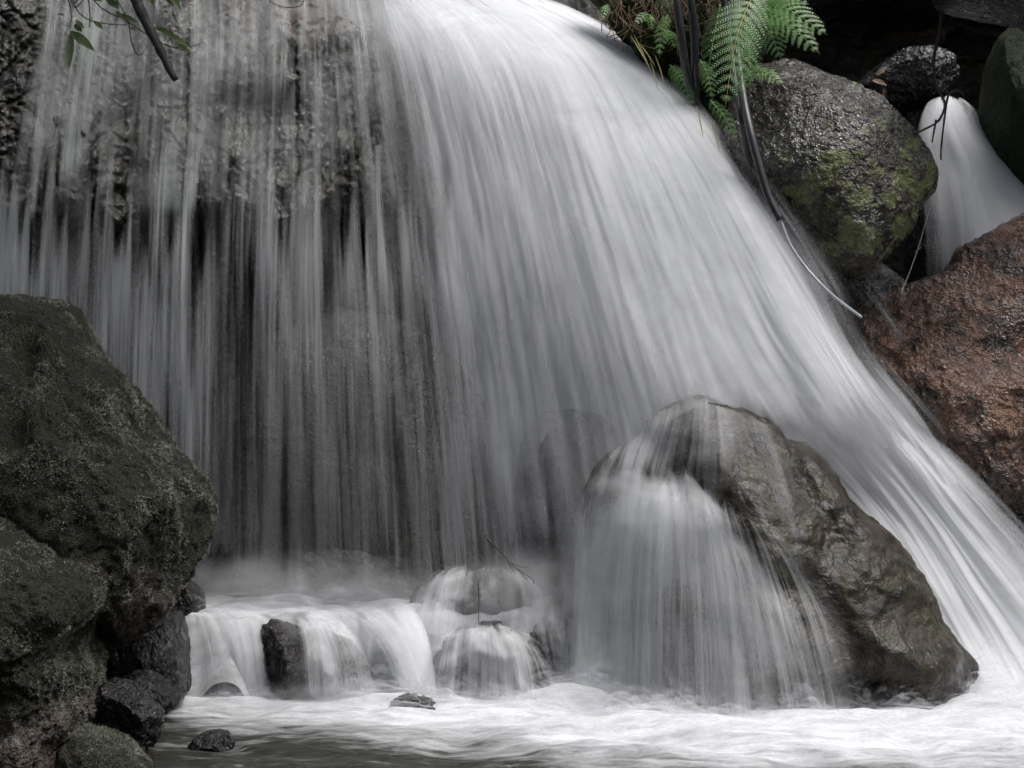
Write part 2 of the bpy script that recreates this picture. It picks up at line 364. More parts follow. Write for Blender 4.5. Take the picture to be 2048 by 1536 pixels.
# setting: rock wall behind the water, one sheet reaching past the frame
cxs = [-1400, -400, 0, 200, 430, 560, 700, 900, 1100, 1300, 1500, 1700, 2048, 2600, 3600]
crow = [
 (-1500, [8.5, 9.5, 10, 10.5, 11.5, 14, 18, 20, 20, 18, 16, 15, 15, 15, 14]),
 (-500, [8.0, 8.6, 8.8, 9.0, 9.6, 11, 13, 14, 14, 12, 10.0, 9.4, 9.6, 10.5, 11]),
 (-60,  [7.2, 8.0, 8.2, 8.4, 8.5, 8.6, 9.2, 10.2, 10.3, 10.0, 9.8, 10.2, 10.0, 9.2, 8]),
 (60,   [7.0, 7.8, 7.95, 8.1, 8.15, 8.17, 8.35, 9.1, 9.6, 10.0, 10.5, 11, 11, 9.5, 8]),
 (120,  [6.9, 7.75, 7.9, 8.05, 8.1, 8.12, 8.28, 8.8, 9.3, 9.9, 10.5, 11, 11, 9.5, 8]),
 (250,  [6.9, 7.7, 7.75, 7.85, 7.98, 8.0, 8.1, 8.4, 9.0, 9.7, 10.5, 11, 11, 9.5, 8]),
 (400,  [6.9, 7.6, 7.6, 7.65, 7.75, 7.8, 7.9, 8.2, 8.9, 9.6, 10.3, 11, 11, 9.5, 8]),
 (450,  [6.9, 7.7, 7.7, 7.78, 7.9, 7.95, 8.0, 8.4, 8.9, 9.6, 10.3, 11, 11, 9.5, 8]),
 (560,  [6.9, 8.2, 8.5, 8.6, 8.7, 8.7, 8.6, 8.6, 9.0, 9.6, 10.3, 11, 11, 9.5, 8]),
 (800,  [6.8, 8.0, 8.7, 8.8, 8.9, 8.9, 8.9, 8.9, 9.0, 9.5, 10.2, 10.6, 10.5, 9.3, 8]),
 (1150, [6.6, 7.8, 8.5, 8.6, 8.7, 8.7, 8.7, 8.7, 8.8, 9.0, 9.2, 9.4, 9.2, 8.8, 7.8]),
 (1500, [6.5, 7.6, 8.3, 8.4, 8.4, 8.4, 8.4, 8.4, 8.5, 8.6, 8.7, 8.8, 8.6, 8.3, 7.6]),
 (1900, [6.5, 7.6, 8.2, 8.3, 8.3, 8.3, 8.3, 8.3, 8.3, 8.4, 8.4, 8.4, 8.3, 8.2, 7.6]),
]
def cliff_depth(px, py):
    ys = [r[0] for r in crow]
    cols = np.array([np.interp(px, cxs, r[1]) for r in crow])    # rows x n
    j = np.clip(np.searchsorted(ys, py) - 1, 0, len(ys) - 2)
    y0 = np.array(ys)[j]; y1 = np.array(ys)[j + 1]; t = np.clip((py - y0) / (y1 - y0), 0, 1)
    n = np.arange(len(px)); return cols[j, n] * (1 - t) + cols[j + 1, n] * t
def build_cliff():
    gx = np.concatenate([np.linspace(-1400, -60, 60), np.linspace(-50, 1300, 420), np.linspace(1310, 3600, 260)])
    gy = np.concatenate([np.linspace(-1500, -50, 60), np.linspace(-40, 1250, 420), np.linspace(1260, 1900, 40)])
    X, Yy = np.meshgrid(gx, gy); px, py = X.ravel(), Yy.ravel()
    j = fbm(np.column_stack([px / 160, py / 160, np.zeros(len(px))]), 5, 3) * 30
    j2 = fbm(np.column_stack([px / 150, np.zeros(len(px)), np.zeros(len(px))]), 15, 3) * 95
    Y = cliff_depth(px + j, py + j * 1.0 + j2)
    q = np.column_stack([(px - 1024) / F * Y, Y, (768 - py) / F * Y])
    Y = Y + fbm(q * 2.2, 11, 3) * 0.09 + fbm(q * np.array([9, 3, 5.0]), 21, 4, 0.6, ridged=True) * 0.030
    d1, d2 = voro(q * np.array([5.5, 4, 4.0]) + fbm(q * 5, 31, 2)[:, None] * 0.4, 12)
    Y = Y + np.exp(-((d2 - d1) / 0.08) ** 2) * 0.03 + fbm(q * 30, 71, 3, 0.6) * 0.012
    V = np.column_stack([(px - 1024) / F * Y, Y, (768 - py) / F * Y])
    nx, ny = len(gx), len(gy); I = np.arange(nx * ny).reshape(ny, nx)
    Fc = np.stack([I[:-1, :-1], I[1:, :-1], I[1:, 1:], I[:-1, 1:]], -1).reshape(-1, 4)
    bz = np.exp(-((px - 560) / 130) ** 2 - ((py - 5 + fbm(q * 6, 77, 3) * 60) / 65) ** 4)
    o = mesh_obj('cliff', V, Fc, M['cliff'], origin=(0, 8.5, WL), attrs={'brown': bz}); tag(o, kind='structure')
    BV['cliff'] = BVHTree.FromPolygons(V.tolist(), Fc.tolist())
build_cliff()

# left side
rock('boulder', [(-260, 640), (-120, 585), (0, 588), (70, 600), (110, 622), (150, 690), (190, 730), (235, 770), (285, 850), (335, 905), (390, 955), (420, 1010), (412, 1060), (385, 1120), (340, 1200), (270, 1265), (200, 1300), (90, 1290), (-60, 1300), (-240, 1260), (-330, 1100), (-340, 850)],
     6.35, 0.62, M['moss'], 'large mossy boulder with hanging grass in front of the left side of the falls', fine=0.014, level=7, seed=21, amp=0.03, freq=4, facets=10, facet=0.13, lean=0.30, Db=0.7,
     feats=[(60, 640, 110, 760, 26, -0.09), (0, 1010, 150, 1120, 40, -0.16), (70, 700, 100, 860, 22, -0.06), (150, 1080, 330, 1230, 45, 0.10), (250, 900, 330, 1050, 60, 0.05), (120, 1180, 200, 1260, 50, -0.18)],
     mossf=lambda px, py, V: np.clip((1180 - py) / 150, 0, 1), key='mossA')
rock('boulder', [(-200, 1030), (-60, 1020), (0, 1038), (60, 1070), (120, 1110), (180, 1140), (205, 1180), (200, 1220), (160, 1255), (150, 1290), (172, 1345), (165, 1385), (175, 1430), (150, 1480), (145, 1560), (100, 1650), (-80, 1680), (-240, 1600), (-280, 1300)],
     5.75, 0.5, M['moss'], 'mossy boulder with brown patches and folded edge in the bottom left corner', fine=0.013, level=7, seed=22, amp=0.03, freq=4, facets=9, facet=0.13, lean=0.1, Db=0.6,
     feats=[(140, 1260, 60, 1330, 30, -0.06), (0, 1370, 160, 1350, 26, -0.05), (80, 1120, 180, 1180, 40, 0.06), (0, 1440, 150, 1400, 20, -0.05), (0, 1230, 120, 1300, 30, 0.04)], mossf=lambda px, py, V: np.clip((1420 - py) / 150, 0, 1) , key='mossB')
rock('rock', [(120, 1475), (165, 1455), (220, 1468), (265, 1500), (300, 1540), (320, 1620), (180, 1680), (100, 1600)], 5.65, 0.18, M['moss'],
     'low mossy rock at the bottom edge beside the folded mossy boulder', 'rock', 6, 23, 0.03, facets=3, facet=0.08, mossf=lambda px, py, V: np.full(len(px), 0.6), key='mossC')
rock('rock', [(180, 1395), (215, 1362), (262, 1372), (318, 1430), (320, 1470), (300, 1495), (230, 1500), (180, 1490), (150, 1440)], 5.95, 0.22, M['black'],
     'angular black wet rock at the pool edge below the mossy boulders', 'rock', 6, 24, 0.03, facets=9, facet=0.22, crack=0.012, key='blackA')
rock('rock', [(238, 1362), (270, 1345), (310, 1350), (345, 1385), (350, 1410), (310, 1420), (250, 1400)], 6.25, 0.12, M['black'],
     'small glistening black rock wedged above the angular black rock', 'rock', 5, 25, 0.05, facets=4, facet=0.15, key='blackB', fine=0.01)
rock('rock', [(200, 1290), (250, 1250), (320, 1225), (352, 1228), (366, 1260), (372, 1320), (372, 1390), (330, 1430), (260, 1420), (200, 1380)], 6.75, 0.3, M['black'],
     'dark slab tilted under the large mossy boulder beside the small left cascade', 'rock', 6, 26, 0.025, facets=8, facet=0.2, crack=0.008, key='slab')
rock('rock', [(330, 1225), (338, 1185), (360, 1158), (385, 1165), (404, 1190), (405, 1225), (370, 1250)], 7.3, 0.16, M['pool_rock'],
     'small brown rock peeping out between the large mossy boulder and the foam', 'rock', 5, 27, 0.03, facets=4, facet=0.15, key='peep')
rock('rock', [(378, 1492), (400, 1470), (425, 1462), (450, 1468), (466, 1485), (462, 1510), (390, 1512)], 6.15, 0.1, M['black'],
     'tiny shiny black rock breaking the dark pool surface', 'rock', 5, 28, 0.05, facets=3, facet=0.12, key='tiny', fine=0.01)
# rocks behind and under the veil
rock('boulder', [(380, 1250), (372, 1000), (420, 820), (520, 680), (680, 620), (820, 640), (900, 720), (960, 800), (992, 880), (1010, 1000), (1020, 1250), (700, 1320)], 8.0, 0.33, M['cliff'],
     'dark round boulder behind the falling curtain of water', level=6, seed=32, amp=0.02, facets=4, key='behindA')
rock('boulder', [(1035, 1200), (1035, 930), (1055, 860), (1090, 825), (1150, 818), (1200, 830), (1225, 870), (1260, 1000), (1280, 1200)], 7.85, 0.25, M['pool_rock'],
     'smooth dark boulder behind the veil left of the big split boulder', level=6, seed=33, amp=0.015, facets=3, key='behindB')
rock('boulder', [(510, 1200), (520, 1110), (580, 1082), (700, 1070), (800, 1100), (850, 1160), (840, 1230), (660, 1260)], 7.85, 0.2, M['cliff'],
     'low dark boulder at the foot of the curtain above the left cascades', level=6, seed=34, amp=0.03, facets=4, key='behindC')
rock('rock', [(518, 1420), (515, 1300), (525, 1250), (550, 1238), (590, 1250), (650, 1268), (700, 1290), (735, 1325), (752, 1365), (750, 1430), (640, 1450)], 7.15, 0.26, M['pool_rock'],
     'dark double rock in the lower cascades with water sliding over its shoulder', 'rock', 6, 35, 0.05, freq=3.5, crack=0.008, fine=0.009, facets=7, facet=0.16, feats=[(620, 1250, 650, 1400, 16, -0.06)], key='casA')
rock('rock', [(775, 1420), (785, 1402), (815, 1392), (855, 1400), (885, 1425), (893, 1445), (860, 1462), (790, 1450)], 6.78, 0.14, M['pool_rock'],
     'small rounded rock standing in the white foam below the lower cascades', 'rock', 6, 36, 0.05, freq=3.5, crack=0.008, fine=0.009, facets=7, facet=0.16, key='casB')
rock('rock', [(812, 1260), (822, 1200), (850, 1160), (920, 1145), (1010, 1148), (1055, 1175), (1075, 1230), (1070, 1290), (940, 1320)], 7.55, 0.25, M['pool_rock'],
     'dark domed rock under a misty veil at the foot of the falls', 'rock', 6, 37, 0.05, freq=3.5, crack=0.008, fine=0.009, facets=7, facet=0.16, key='casC')
rock('rock', [(848, 1440), (858, 1340), (890, 1280), (940, 1255), (1000, 1252), (1050, 1285), (1090, 1350), (1110, 1440), (980, 1470)], 7.2, 0.28, M['pool_rock'],
     'rock mound wrapped in white water in the middle of the lower cascades', 'rock', 6, 38, 0.05, freq=3.5, crack=0.008, fine=0.009, facets=7, facet=0.16, key='casD')
rock('rock', [(1040, 1420), (1048, 1260), (1080, 1215), (1140, 1200), (1200, 1230), (1230, 1320), (1230, 1430), (1130, 1460)], 7.4, 0.25, M['pool_rock'],
     'dark rock in shadowy mist between the white mound and the big boulder', 'rock', 6, 39, 0.05, freq=3.5, crack=0.008, fine=0.009, facets=7, facet=0.16, key='casE')
# big boulder
rock('boulder', [(1160, 1500), (1158, 1250), (1165, 1080), (1185, 960), (1225, 905), (1275, 880), (1300, 835), (1345, 808), (1400, 790), (1445, 796), (1500, 815), (1560, 845), (1578, 878), (1620, 890), (1675, 945), (1718, 1015), (1760, 1045), (1800, 1090), (1838, 1150), (1868, 1230), (1900, 1275), (1955, 1340), (2000, 1420), (2030, 1520), (1700, 1560), (1400, 1560)],
     7.25, 0.62, M['big'], 'massive grey brown wet boulder splitting the falls at right', level=7, seed=41, amp=0.015, freq=4.5, facets=9, facet=0.13, lean=0.28, square=0.9, centre=(1520, 1210), Db=0.6, crack=0.004, fine=0.006, strata=0.007,
     feats=[(1560, 880, 1640, 1080, 26, -0.05), (1600, 900, 1700, 1040, 24, 0.05), (1560, 1150, 1700, 1330, 35, -0.07), (1640, 1350, 1900, 1380, 22, -0.10), (1700, 1440, 1850, 1440, 34, 0.09), (1700, 1250, 1860, 1300, 26, 0.05), (1380, 850, 1480, 950, 50, 0.05), (1290, 880, 1340, 960, 30, -0.06)], key='big')
# red rock on the right
rock('boulder', [(1647, 680), (1677, 640), (1742, 600), (1842, 560), (1907, 540), (1947, 490), (2015, 455), (2080, 420), (2250, 380), (2400, 500), (2450, 800), (2350, 1100), (2100, 1080), (2030, 1020), (1942, 1000), (1887, 985), (1882, 940), (1832, 900), (1782, 880), (1712, 850), (1662, 760)],
     8.1, 0.42, M['red'], 'glistening red brown rock at the right edge', level=7, seed=51, amp=0.016, facets=7, facet=0.14, lean=0.42, turn=0.15, centre=(2040, 740), Db=0.6, fine=0.012, crack=0.01,
     feats=[(1950, 720, 2060, 690, 40, -0.14), (1890, 830, 1980, 800, 22, -0.05), (1990, 850, 2060, 960, 45, -0.08), (1960, 840, 2050, 780, 24, 0.05)], key='red')
rock('boulder', [(1880, 860), (1960, 800), (2150, 760), (2400, 800), (2500, 1100), (2400, 1500), (2150, 1560), (2060, 1380), (1985, 1200), (1920, 1040)], 8.05, 0.35, M['black'],
     'black wet rock under the red brown rock behind the chute', level=6, seed=52, amp=0.02, facets=6, facet=0.12, key='underred')
# lichen boulder
rock('boulder', [(1452, 300), (1455, 220), (1490, 150), (1530, 118), (1590, 103), (1640, 130), (1700, 155), (1760, 185), (1805, 235), (1840, 285), (1860, 340), (1855, 385), (1822, 425), (1800, 470), (1735, 530), (1690, 560), (1640, 540), (1590, 480), (1540, 420), (1480, 370)],
     8.2, 0.45, M['lichen'], 'rounded wet boulder with yellow green lichen spots', level=7, seed=61, amp=0.014, facets=4, facet=0.08, lean=0.45, fine=0.009, Db=0.45,
     mossf=lambda px, py, V: np.clip((px * 0.55 + py - 1120) / 130 + fbm(V * 6, 5, 3) * 0.8, 0, 1), key='lichen')
rock('boulder', [(2030, 390), (1988, 320), (1968, 240), (1975, 140), (2000, 75), (2050, 35), (2150, 0), (2260, 120), (2260, 420), (2160, 480), (2080, 440)], 8.75, 0.35, M['right'],
     'dark green stained boulder at the upper right edge beyond the second fall', level=6, seed=62, amp=0.02, key='rightA')
rock('boulder', [(1870, 0), (1900, -60), (2050, -120), (2250, -100), (2300, 20), (2150, 60), (2050, 42), (1960, 25)], 7.9, 0.4, M['pool_rock'],
     'pale slab of rock overhanging the upper right corner', level=6, seed=63, amp=0.02, facets=5, facet=0.15, key='rightB')
rock('rock', [(1690, 190), (1730, 150), (1790, 110), (1850, 95), (1900, 110), (1915, 160), (1880, 200), (1780, 230)], 9.3, 0.3, M['black'],
     'wet dark rock in the hollow above the lichen boulder', 'rock', 6, 64, 0.04, facets=5, facet=0.15, key='hollowA', fine=0.012)
rock('rock', [(1725, 70), (1760, 42), (1830, 38), (1880, 60), (1890, 85), (1800, 95), (1740, 92)], 10.0, 0.2, M['brown_lip'],
     'dim grey rock deep in the dark hollow at top right', 'rock', 5, 65, 0.03, key='hollowB')
rock('boulder', [(1500, 30), (1560, -40), (1700, -90), (1950, -100), (1990, 0), (1920, 25), (1800, 30), (1650, 40), (1560, 60)], 9.6, 0.5, M['black'],  # occluder rock added overhead so the hollow stays dark
     'black rock added over the hollow behind the ferns to keep it dark', level=6, seed=66, amp=0.03, key='shade_roof')
rock('boulder', [(1820, 560), (1830, 380), (1850, 250), (1900, 215), (1950, 240), (2010, 330), (2100, 450), (2150, 620), (1980, 680)], 9.1, 0.3, M['black'],
     'black rock under the second fall', level=6, seed=67, amp=0.02, key='second')
rock('boulder', [(1560, 700), (1580, 560), (1640, 500), (1720, 500), (1800, 560), (1850, 640), (1820, 760), (1680, 800)], 8.6, 0.3, M['black'],
     'dark hidden rock in the gap between lichen boulder and red rock', level=6, seed=68, amp=0.02, key='gap')
# bank with roots at the top
rock('bank', [(1180, -20), (1240, -90), (1400, -140), (1560, -100), (1570, 10), (1545, 70), (1500, 150), (1470, 260), (1420, 250), (1380, 190), (1310, 130), (1240, 60)], 8.55, 0.3,
     rock_mat('earth_bank', (0.020, 0.016, 0.010), (0.05, 0.038, 0.022), (0.10, 0.08, 0.045), (0.7, 0.9), 0.02, moss=(0.05, 0.07, 0.015), moss_amt=0.5, seed=12, glint=0.0),
     'mossy earth bank with hanging roots beside the top of the falls', 'bank', 6, 71, 0.05, freq=5, fine=0.03, key='bank')

# wooded slopes round the gorge, out of the picture: they keep the low sky off the rocks
def build_hills():
    nr, nt_ = 26, 180; th = np.linspace(0, 2 * math.pi, nt_); R_, T_ = np.meshgrid(np.linspace(0, 1, nr), th, indexing='ij'); R_, T_ = R_.ravel(), T_.ravel()
    fr = np.exp(-((np.angle(np.exp(1j * (T_ - math.pi / 2)))) / 0.9) ** 2)          # ahead of the camera the slope stands further back
    r0 = 8.0 + 11 * fr; x = np.cos(T_) * (r0 + R_ * 9); y = 2.5 + np.sin(T_) * (r0 + R_ * 9)
    q = np.column_stack([x, y, R_ * 6]); z = WL - 1 + R_ * (11 - 1.0 * fr) + fbm(q * 0.5, 61, 4) * 1.6
    x = x + fbm(q * 0.8, 62, 4) * 1.2; y = y + fbm(q * 0.8, 63, 4) * 1.2
    I = np.arange(nr * nt_).reshape(nr, nt_); Fc = np.stack([I[:-1, :-1], I[:-1, 1:], I[1:, 1:], I[1:, :-1]], -1).reshape(-1, 4)
    m_ = simple_mat('wooded_slope', (0.035, 0.045, 0.022), 0.9, 0.7, 3, spec=0.1)
    tag(mesh_obj('hills', np.column_stack([x, y, z]), Fc, m_, origin=(0, 0, WL - 1)), kind='structure')
build_hills()
# ------------------------------------------------------------------ pool
def grid_faces(ny, nx):
    I = np.arange(nx * ny).reshape(ny, nx)
    return np.stack([I[:-1, :-1], I[:-1, 1:], I[1:, 1:], I[1:, :-1]], -1).reshape(-1, 4)
def sst(x, a, b):
    t = np.clip((x - a) / (b - a), 0, 1); return t * t * (3 - 2 * t)
def pool_mat():
    m = NT('pool_water_and_foam'); tc = m.n('ShaderNodeTexCoord'); fa = m.n('ShaderNodeAttribute', attribute_name='foam')
    v = tc.outputs['Object']
    fl = m.mapping(v, (1.4, 5.0, 1), rot=(0, 0, math.radians(-8)))
    n1 = m.noise(fl, 1.6, 6, 0.65, 0.8); n2 = m.noise(m.mapping(v, (3, 14, 1), rot=(0, 0, math.radians(-12))), 2.0, 5, 0.7, 0.6); n3 = m.noise(v, 60, 4, 0.7)
    s = m.math('ADD', m.math('MULTIPLY', n1, 0.55), m.math('MULTIPLY', n2, 0.35)); s = m.math('ADD', s, m.math('MULTIPLY', n3, 0.10))
    a = m.math('ADD', m.math('MULTIPLY', m.math('SUBTRACT', s, 0.5), 3.0), fa.outputs['Fac'], clamp=True)
    bmp = m.n('ShaderNodeBump'); bmp.inputs['Distance'].default_value = 0.012; m.l(m.noise(m.mapping(v, (6, 18, 1)), 2.2, 5, 0.6, 0.4), bmp.inputs['Height'])
    p = m.n('ShaderNodeBsdfPrincipled'); p.inputs['Base Color'].default_value = (0.030, 0.030, 0.024, 1); p.inputs['Roughness'].default_value = 0.30; p.inputs['IOR'].default_value = 1.33
    m.l(bmp.outputs[0], p.inputs['Normal'])
    d = m.n('ShaderNodeBsdfDiffuse'); m.l(m.mix(n3, (0.50, 0.51, 0.53), (0.68, 0.69, 0.71)), d.inputs[0])
    mx = m.n('ShaderNodeMixShader'); m.l(a, mx.inputs[0]); m.l(p.outputs[0], mx.inputs[1]); m.l(d.outputs[0], mx.inputs[2]); m.l(mx.outputs[0], m.out.inputs[0])
    return m.m
M['pool'] = pool_mat()
def foam_mat(k, n):
    m = NT('foam_spray'); tc = m.n('ShaderNodeTexCoord'); fa = m.n('ShaderNodeAttribute', attribute_name='foam'); v = tc.outputs['Object']
    n1 = m.noise(m.mapping(v, (2.6, 6.5, 3), (k * .11, k * .05, 0), rot=(0, 0, math.radians(-10))), 1.7, 4, 0.6, 0.5); n2 = m.noise(m.mapping(v, (12, 40, 12), (k * .3, 0, 0), rot=(0, 0, math.radians(-10))), 1.2, 3, 0.6)
    s = m.math('ADD', m.math('MULTIPLY', n1, 0.75), m.math('MULTIPLY', n2, 0.25))
    t = (k + 1) / n
    a = m.math('MULTIPLY', m.math('ADD', m.math('SUBTRACT', s, 0.42 + 0.22 * t), m.math('MULTIPLY', m.math('SUBTRACT', fa.outputs['Fac'], 1.0), 0.28)), 3.2, clamp=True)
    a = m.math('MULTIPLY', a, 0.62 * (1 - 0.45 * t))
    d = m.n('ShaderNodeBsdfDiffuse'); d.inputs[0].default_value = (0.72, 0.73, 0.76, 1); tl = m.n('ShaderNodeBsdfTranslucent'); tl.inputs[0].default_value = (0.72, 0.73, 0.76, 1)
    m1 = m.n('ShaderNodeMixShader'); m1.inputs[0].default_value = 0.4; m.l(d.outputs[0], m1.inputs[1]); m.l(tl.outputs[0], m1.inputs[2])
    tr = m.n('ShaderNodeBsdfTransparent'); m2 = m.n('ShaderNodeMixShader'); m.l(a, m2.inputs[0]); m.l(tr.outputs[0], m2.inputs[1]); m.l(m1.outputs[0], m2.inputs[2]); m.l(m2.outputs[0], m.out.inputs[0])
    return m.m
def shells(name, label, V, fo, shape, ix, n, step, seed):
    G = V.reshape(*shape, 3)[ix]; Ff = fo.reshape(shape)[ix]; ny, nx = Ff.shape; G = G.reshape(-1, 3)
    VV, FF, AA, root = [], [], [], None
    for k in range(n):
        g = G.copy(); q = np.column_stack([g[:, 0] * 3.6, g[:, 1] * 4.5, np.full(len(g), k * 0.10)])
        g[:, 2] += step * (k + 1) * (0.7 + 2.6 * np.abs(fbm(q, seed, 3))) * np.clip(Ff.ravel() + 0.3, 0.1, 1.3)
        if root is None: root = mesh_obj(name, g, grid_faces(ny, nx), foam_mat(k, n), attrs={'foam': Ff.ravel()}); tag(root, label, 'foam', kind='stuff')
        else: mesh_obj('foam_layer', g, grid_faces(ny, nx), foam_mat(k, n), parent=root, attrs={'foam': Ff.ravel()})
def build_pool():
    xs = np.concatenate([np.linspace(-14, -2.2, 20), np.linspace(-2.1, 2.2, 560), np.linspace(2.3, 14, 20)])
    ys = np.concatenate([np.linspace(-3, 5.0, 14), np.linspace(5.1, 7.9, 420), np.linspace(8.0, 12, 6)])
    X, Yy = np.meshgrid(xs, ys); x, y = X.ravel(), Yy.ravel()
    px = x / y.clip(0.5) * F + 1024; py = 768 + (-WL) / y.clip(0.5) * F
    # foam: dense under the falls, breaking up towards the viewer; reaches nearer on the right
    edge = np.interp(px, [250, 420, 600, 780, 950, 1200, 1500, 1800, 2048], [1400, 1425, 1438, 1462, 1468, 1508, 1526, 1520, 1520])
    fo = sst(edge - py, -70, 45); fo = np.where(y > 5, fo * 1.15 - 0.12, -0.4)
    q = np.column_stack([x * 3.0, y * 6.0, np.zeros(len(x))])
    h = fbm(q * 0.8, 3, 3) * 0.028 + fbm(q * 3, 5, 2) * 0.004 + np.clip(fo, 0, 1) * (0.02 + 0.04 * np.abs(fbm(q * 0.6 + 4, 9, 2)))
    h *= sst(y, 3.5, 5.5)
    V = np.column_stack([x, y, WL + h])
    sel = (xs > -2.2) & (xs < 2.2); sy = (ys > 5.3) & (ys < 7.9)
    shells('foam', 'churning white foam along the foot of the falls', V, fo, (len(ys), len(xs)), np.ix_(np.where(sy)[0], np.where(sel)[0]), 6, 0.013, 40)
    o = mesh_obj('pool', V, grid_faces(len(ys), len(xs)), M['pool'], origin=(0, 6.5, WL), attrs={'foam': fo}); tag(o, kind='structure')
    # ground beneath everything, reaching out of sight
    n = 60; gx, gy = np.meshgrid(np.linspace(-60, 60, n), np.linspace(-60, 60, n)); g = np.column_stack([gx.ravel(), gy.ravel(), np.full(n * n, WL - 0.9)])
    r = np.hypot(g[:, 0], g[:, 1] - 4); g[:, 2] += sst(r, 9, 50) * 6 + fbm(g * 0.3, 4, 3) * 0.3
    tag(mesh_obj('ground', g, grid_faces(n, n), M['pool_rock'], origin=(0, 0, WL - 0.9)), kind='structure')
    # upper tier of foam behind the low rocks
    xs = np.linspace(-1.45, 0.75, 320); ys = np.linspace(6.95, 8.4, 150); X, Yy = np.meshgrid(xs, ys); x, y = X.ravel(), Yy.ravel()
    q = np.column_stack([x * 3.0, y * 4.0, np.zeros(len(x))])
    lip = np.interp(x, [-1.45, -1.0, -0.6, -0.3, 0.0, 0.4, 0.75], [7.14, 7.2, 7.32, 7.30, 7.34, 7.48, 7.55]) + fbm(np.column_stack([x * 3, np.zeros(len(x)), np.zeros(len(x))]), 8, 3) * 0.10
    z = TL + fbm(q * 0.8, 13, 2) * 0.03 + np.abs(fbm(q * 1.0, 15, 2)) * 0.03 - 2.6 * np.clip(lip - y, 0, 9) ** 1.35
    V = np.column_stack([x, y, z])
    shells('foam', 'white foam swirling over the ledge above the small cascades', V, sst(y - lip, -0.12, 0.1), (len(ys), len(xs)), np.ix_(np.arange(len(ys)), np.arange(len(xs))), 5, 0.016, 50)
    o = mesh_obj('stream', V, grid_faces(len(ys), len(xs)), M['pool'], origin=(0, 7.7, TL), attrs={'foam': np.full(len(x), 0.75) + fbm(q, 44, 3) * 0.4}); tag(o, kind='structure')
build_pool()

# ------------------------------------------------------------------ falling water
def sheet(name, lines, mat, parent, nu=300, nv=240, off=0.0, drape=(), gap=0.025, seed=0, ripple=0.02, dmul=1.0, du=0.0, edge=(0.04, 0.04), ends=(0.0, 0.0), vref=0.5, smooth=0.03, jag=1.3):
    """lines: streamlines, each a list of (px, py, Y, density) from the top down"""
    L = np.array(lines, float)                                 # k x s x 4
    A = catmull(L, nu)                                          # across
    A = catmull(np.swapaxes(A, 0, 1), nv)                       # nv x nu x 4
    px, py, Y, dn = A[..., 0], A[..., 1], A[..., 2] + off, A[..., 3] * dmul
    U = np.linspace(0, 1, nu)[None, :].repeat(nv, 0); Vv = np.linspace(0, 1, nv)[:, None].repeat(nu, 1)
    X = (px - 1024) / F * Y; Z = (768 - py) / F * Y
    r = int((nv - 1) * vref); dx = np.hypot(np.diff(X[r]), np.diff(Z[r]) * 0.3); um = np.concatenate([[0], np.cumsum(dx)])
    seg = np.sqrt(np.diff(X, axis=0) ** 2 + np.diff(Z, axis=0) ** 2 + np.diff(Y, axis=0) ** 2); vm = np.concatenate([np.zeros((1, nu)), np.cumsum(seg, 0)])
    um = um[None, :].repeat(nv, 0)
    q = np.column_stack([um.ravel() * 7, vm.ravel() * 0.8, np.full(um.size, seed * 3.3)])
    rp = (fbm(q, seed, 3) * ripple + fbm(q * np.array([4, 2, 1]), seed + 5, 2) * ripple * 0.35).reshape(nv, nu)
    Y = Y + rp
    if drape:
        o0 = Vector((0, 0, 0)); H = np.full(Y.shape, 99.0); bvs = [BV[k] for k in drape]; st = 3
        js = sorted(set(list(range(0, nv, st)) + [nv - 1])); is_ = sorted(set(list(range(0, nu, st)) + [nu - 1]))
        Hc = np.full((len(js), len(is_)), 99.0)
        for a, j in enumerate(js):
            for b, i in enumerate(is_):
                d = Vector(((px[j, i] - 1024) / F, 1.0, (768 - py[j, i]) / F)); 
                for bv in bvs:
                    h = bv.ray_cast(o0, d.normalized())
                    if h[0] is not None and h[0].y < Hc[a, b]: Hc[a, b] = h[0].y
        Hc = np.minimum(Hc, 99)
        T = Hc - gap
        W = np.array([np.interp(np.arange(nu), is_, row) for row in T]); W = np.array([np.interp(np.arange(nv), js, col) for col in W.T]).T
        Y = np.minimum(Y, W); ku = max(2, int(nu * smooth)); kv = max(2, int(nv * smooth))
        for _ in range(3):
            for ax, k in ((1, ku), (0, kv)):
                pad = [(0, 0), (0, 0)]; pad[ax] = (k + 1, k); c_ = np.cumsum(np.pad(Y, pad, mode='edge'), axis=ax)
                Y = (c_[:, 2 * k + 1:] - c_[:, :-2 * k - 1]) / (2 * k + 1) if ax == 1 else (c_[2 * k + 1:] - c_[:-2 * k - 1]) / (2 * k + 1)
    X = (px - 1024) / F * Y; Z = (768 - py) / F * Y
    e = sst(U, 0, edge[0] + 1e-6) * sst(1 - U, 0, edge[1] + 1e-6)
    jn = (fbm(np.column_stack([um.ravel() * 9, vm.ravel() * 0.3, np.full(um.size, seed * 1.9)]), seed + 20, 3, 0.7)).reshape(nv, nu)
    if ends[0] > 0: e = e * sst(Vv + (jn - 0.2 * jag) * ends[0] * jag, 0, ends[0])
    if ends[1] > 0: e = e * sst(1 - Vv + (jn - 0.2 * jag) * ends[1] * jag, 0, ends[1])
    V = np.column_stack([X.ravel(), Y.ravel(), Z.ravel()])
    return mesh_obj(name, V, grid_faces(nv, nu), mat, parent, attrs={'dens': (dn * e).ravel()}, uv=np.column_stack([um.ravel() + du, vm.ravel()]))

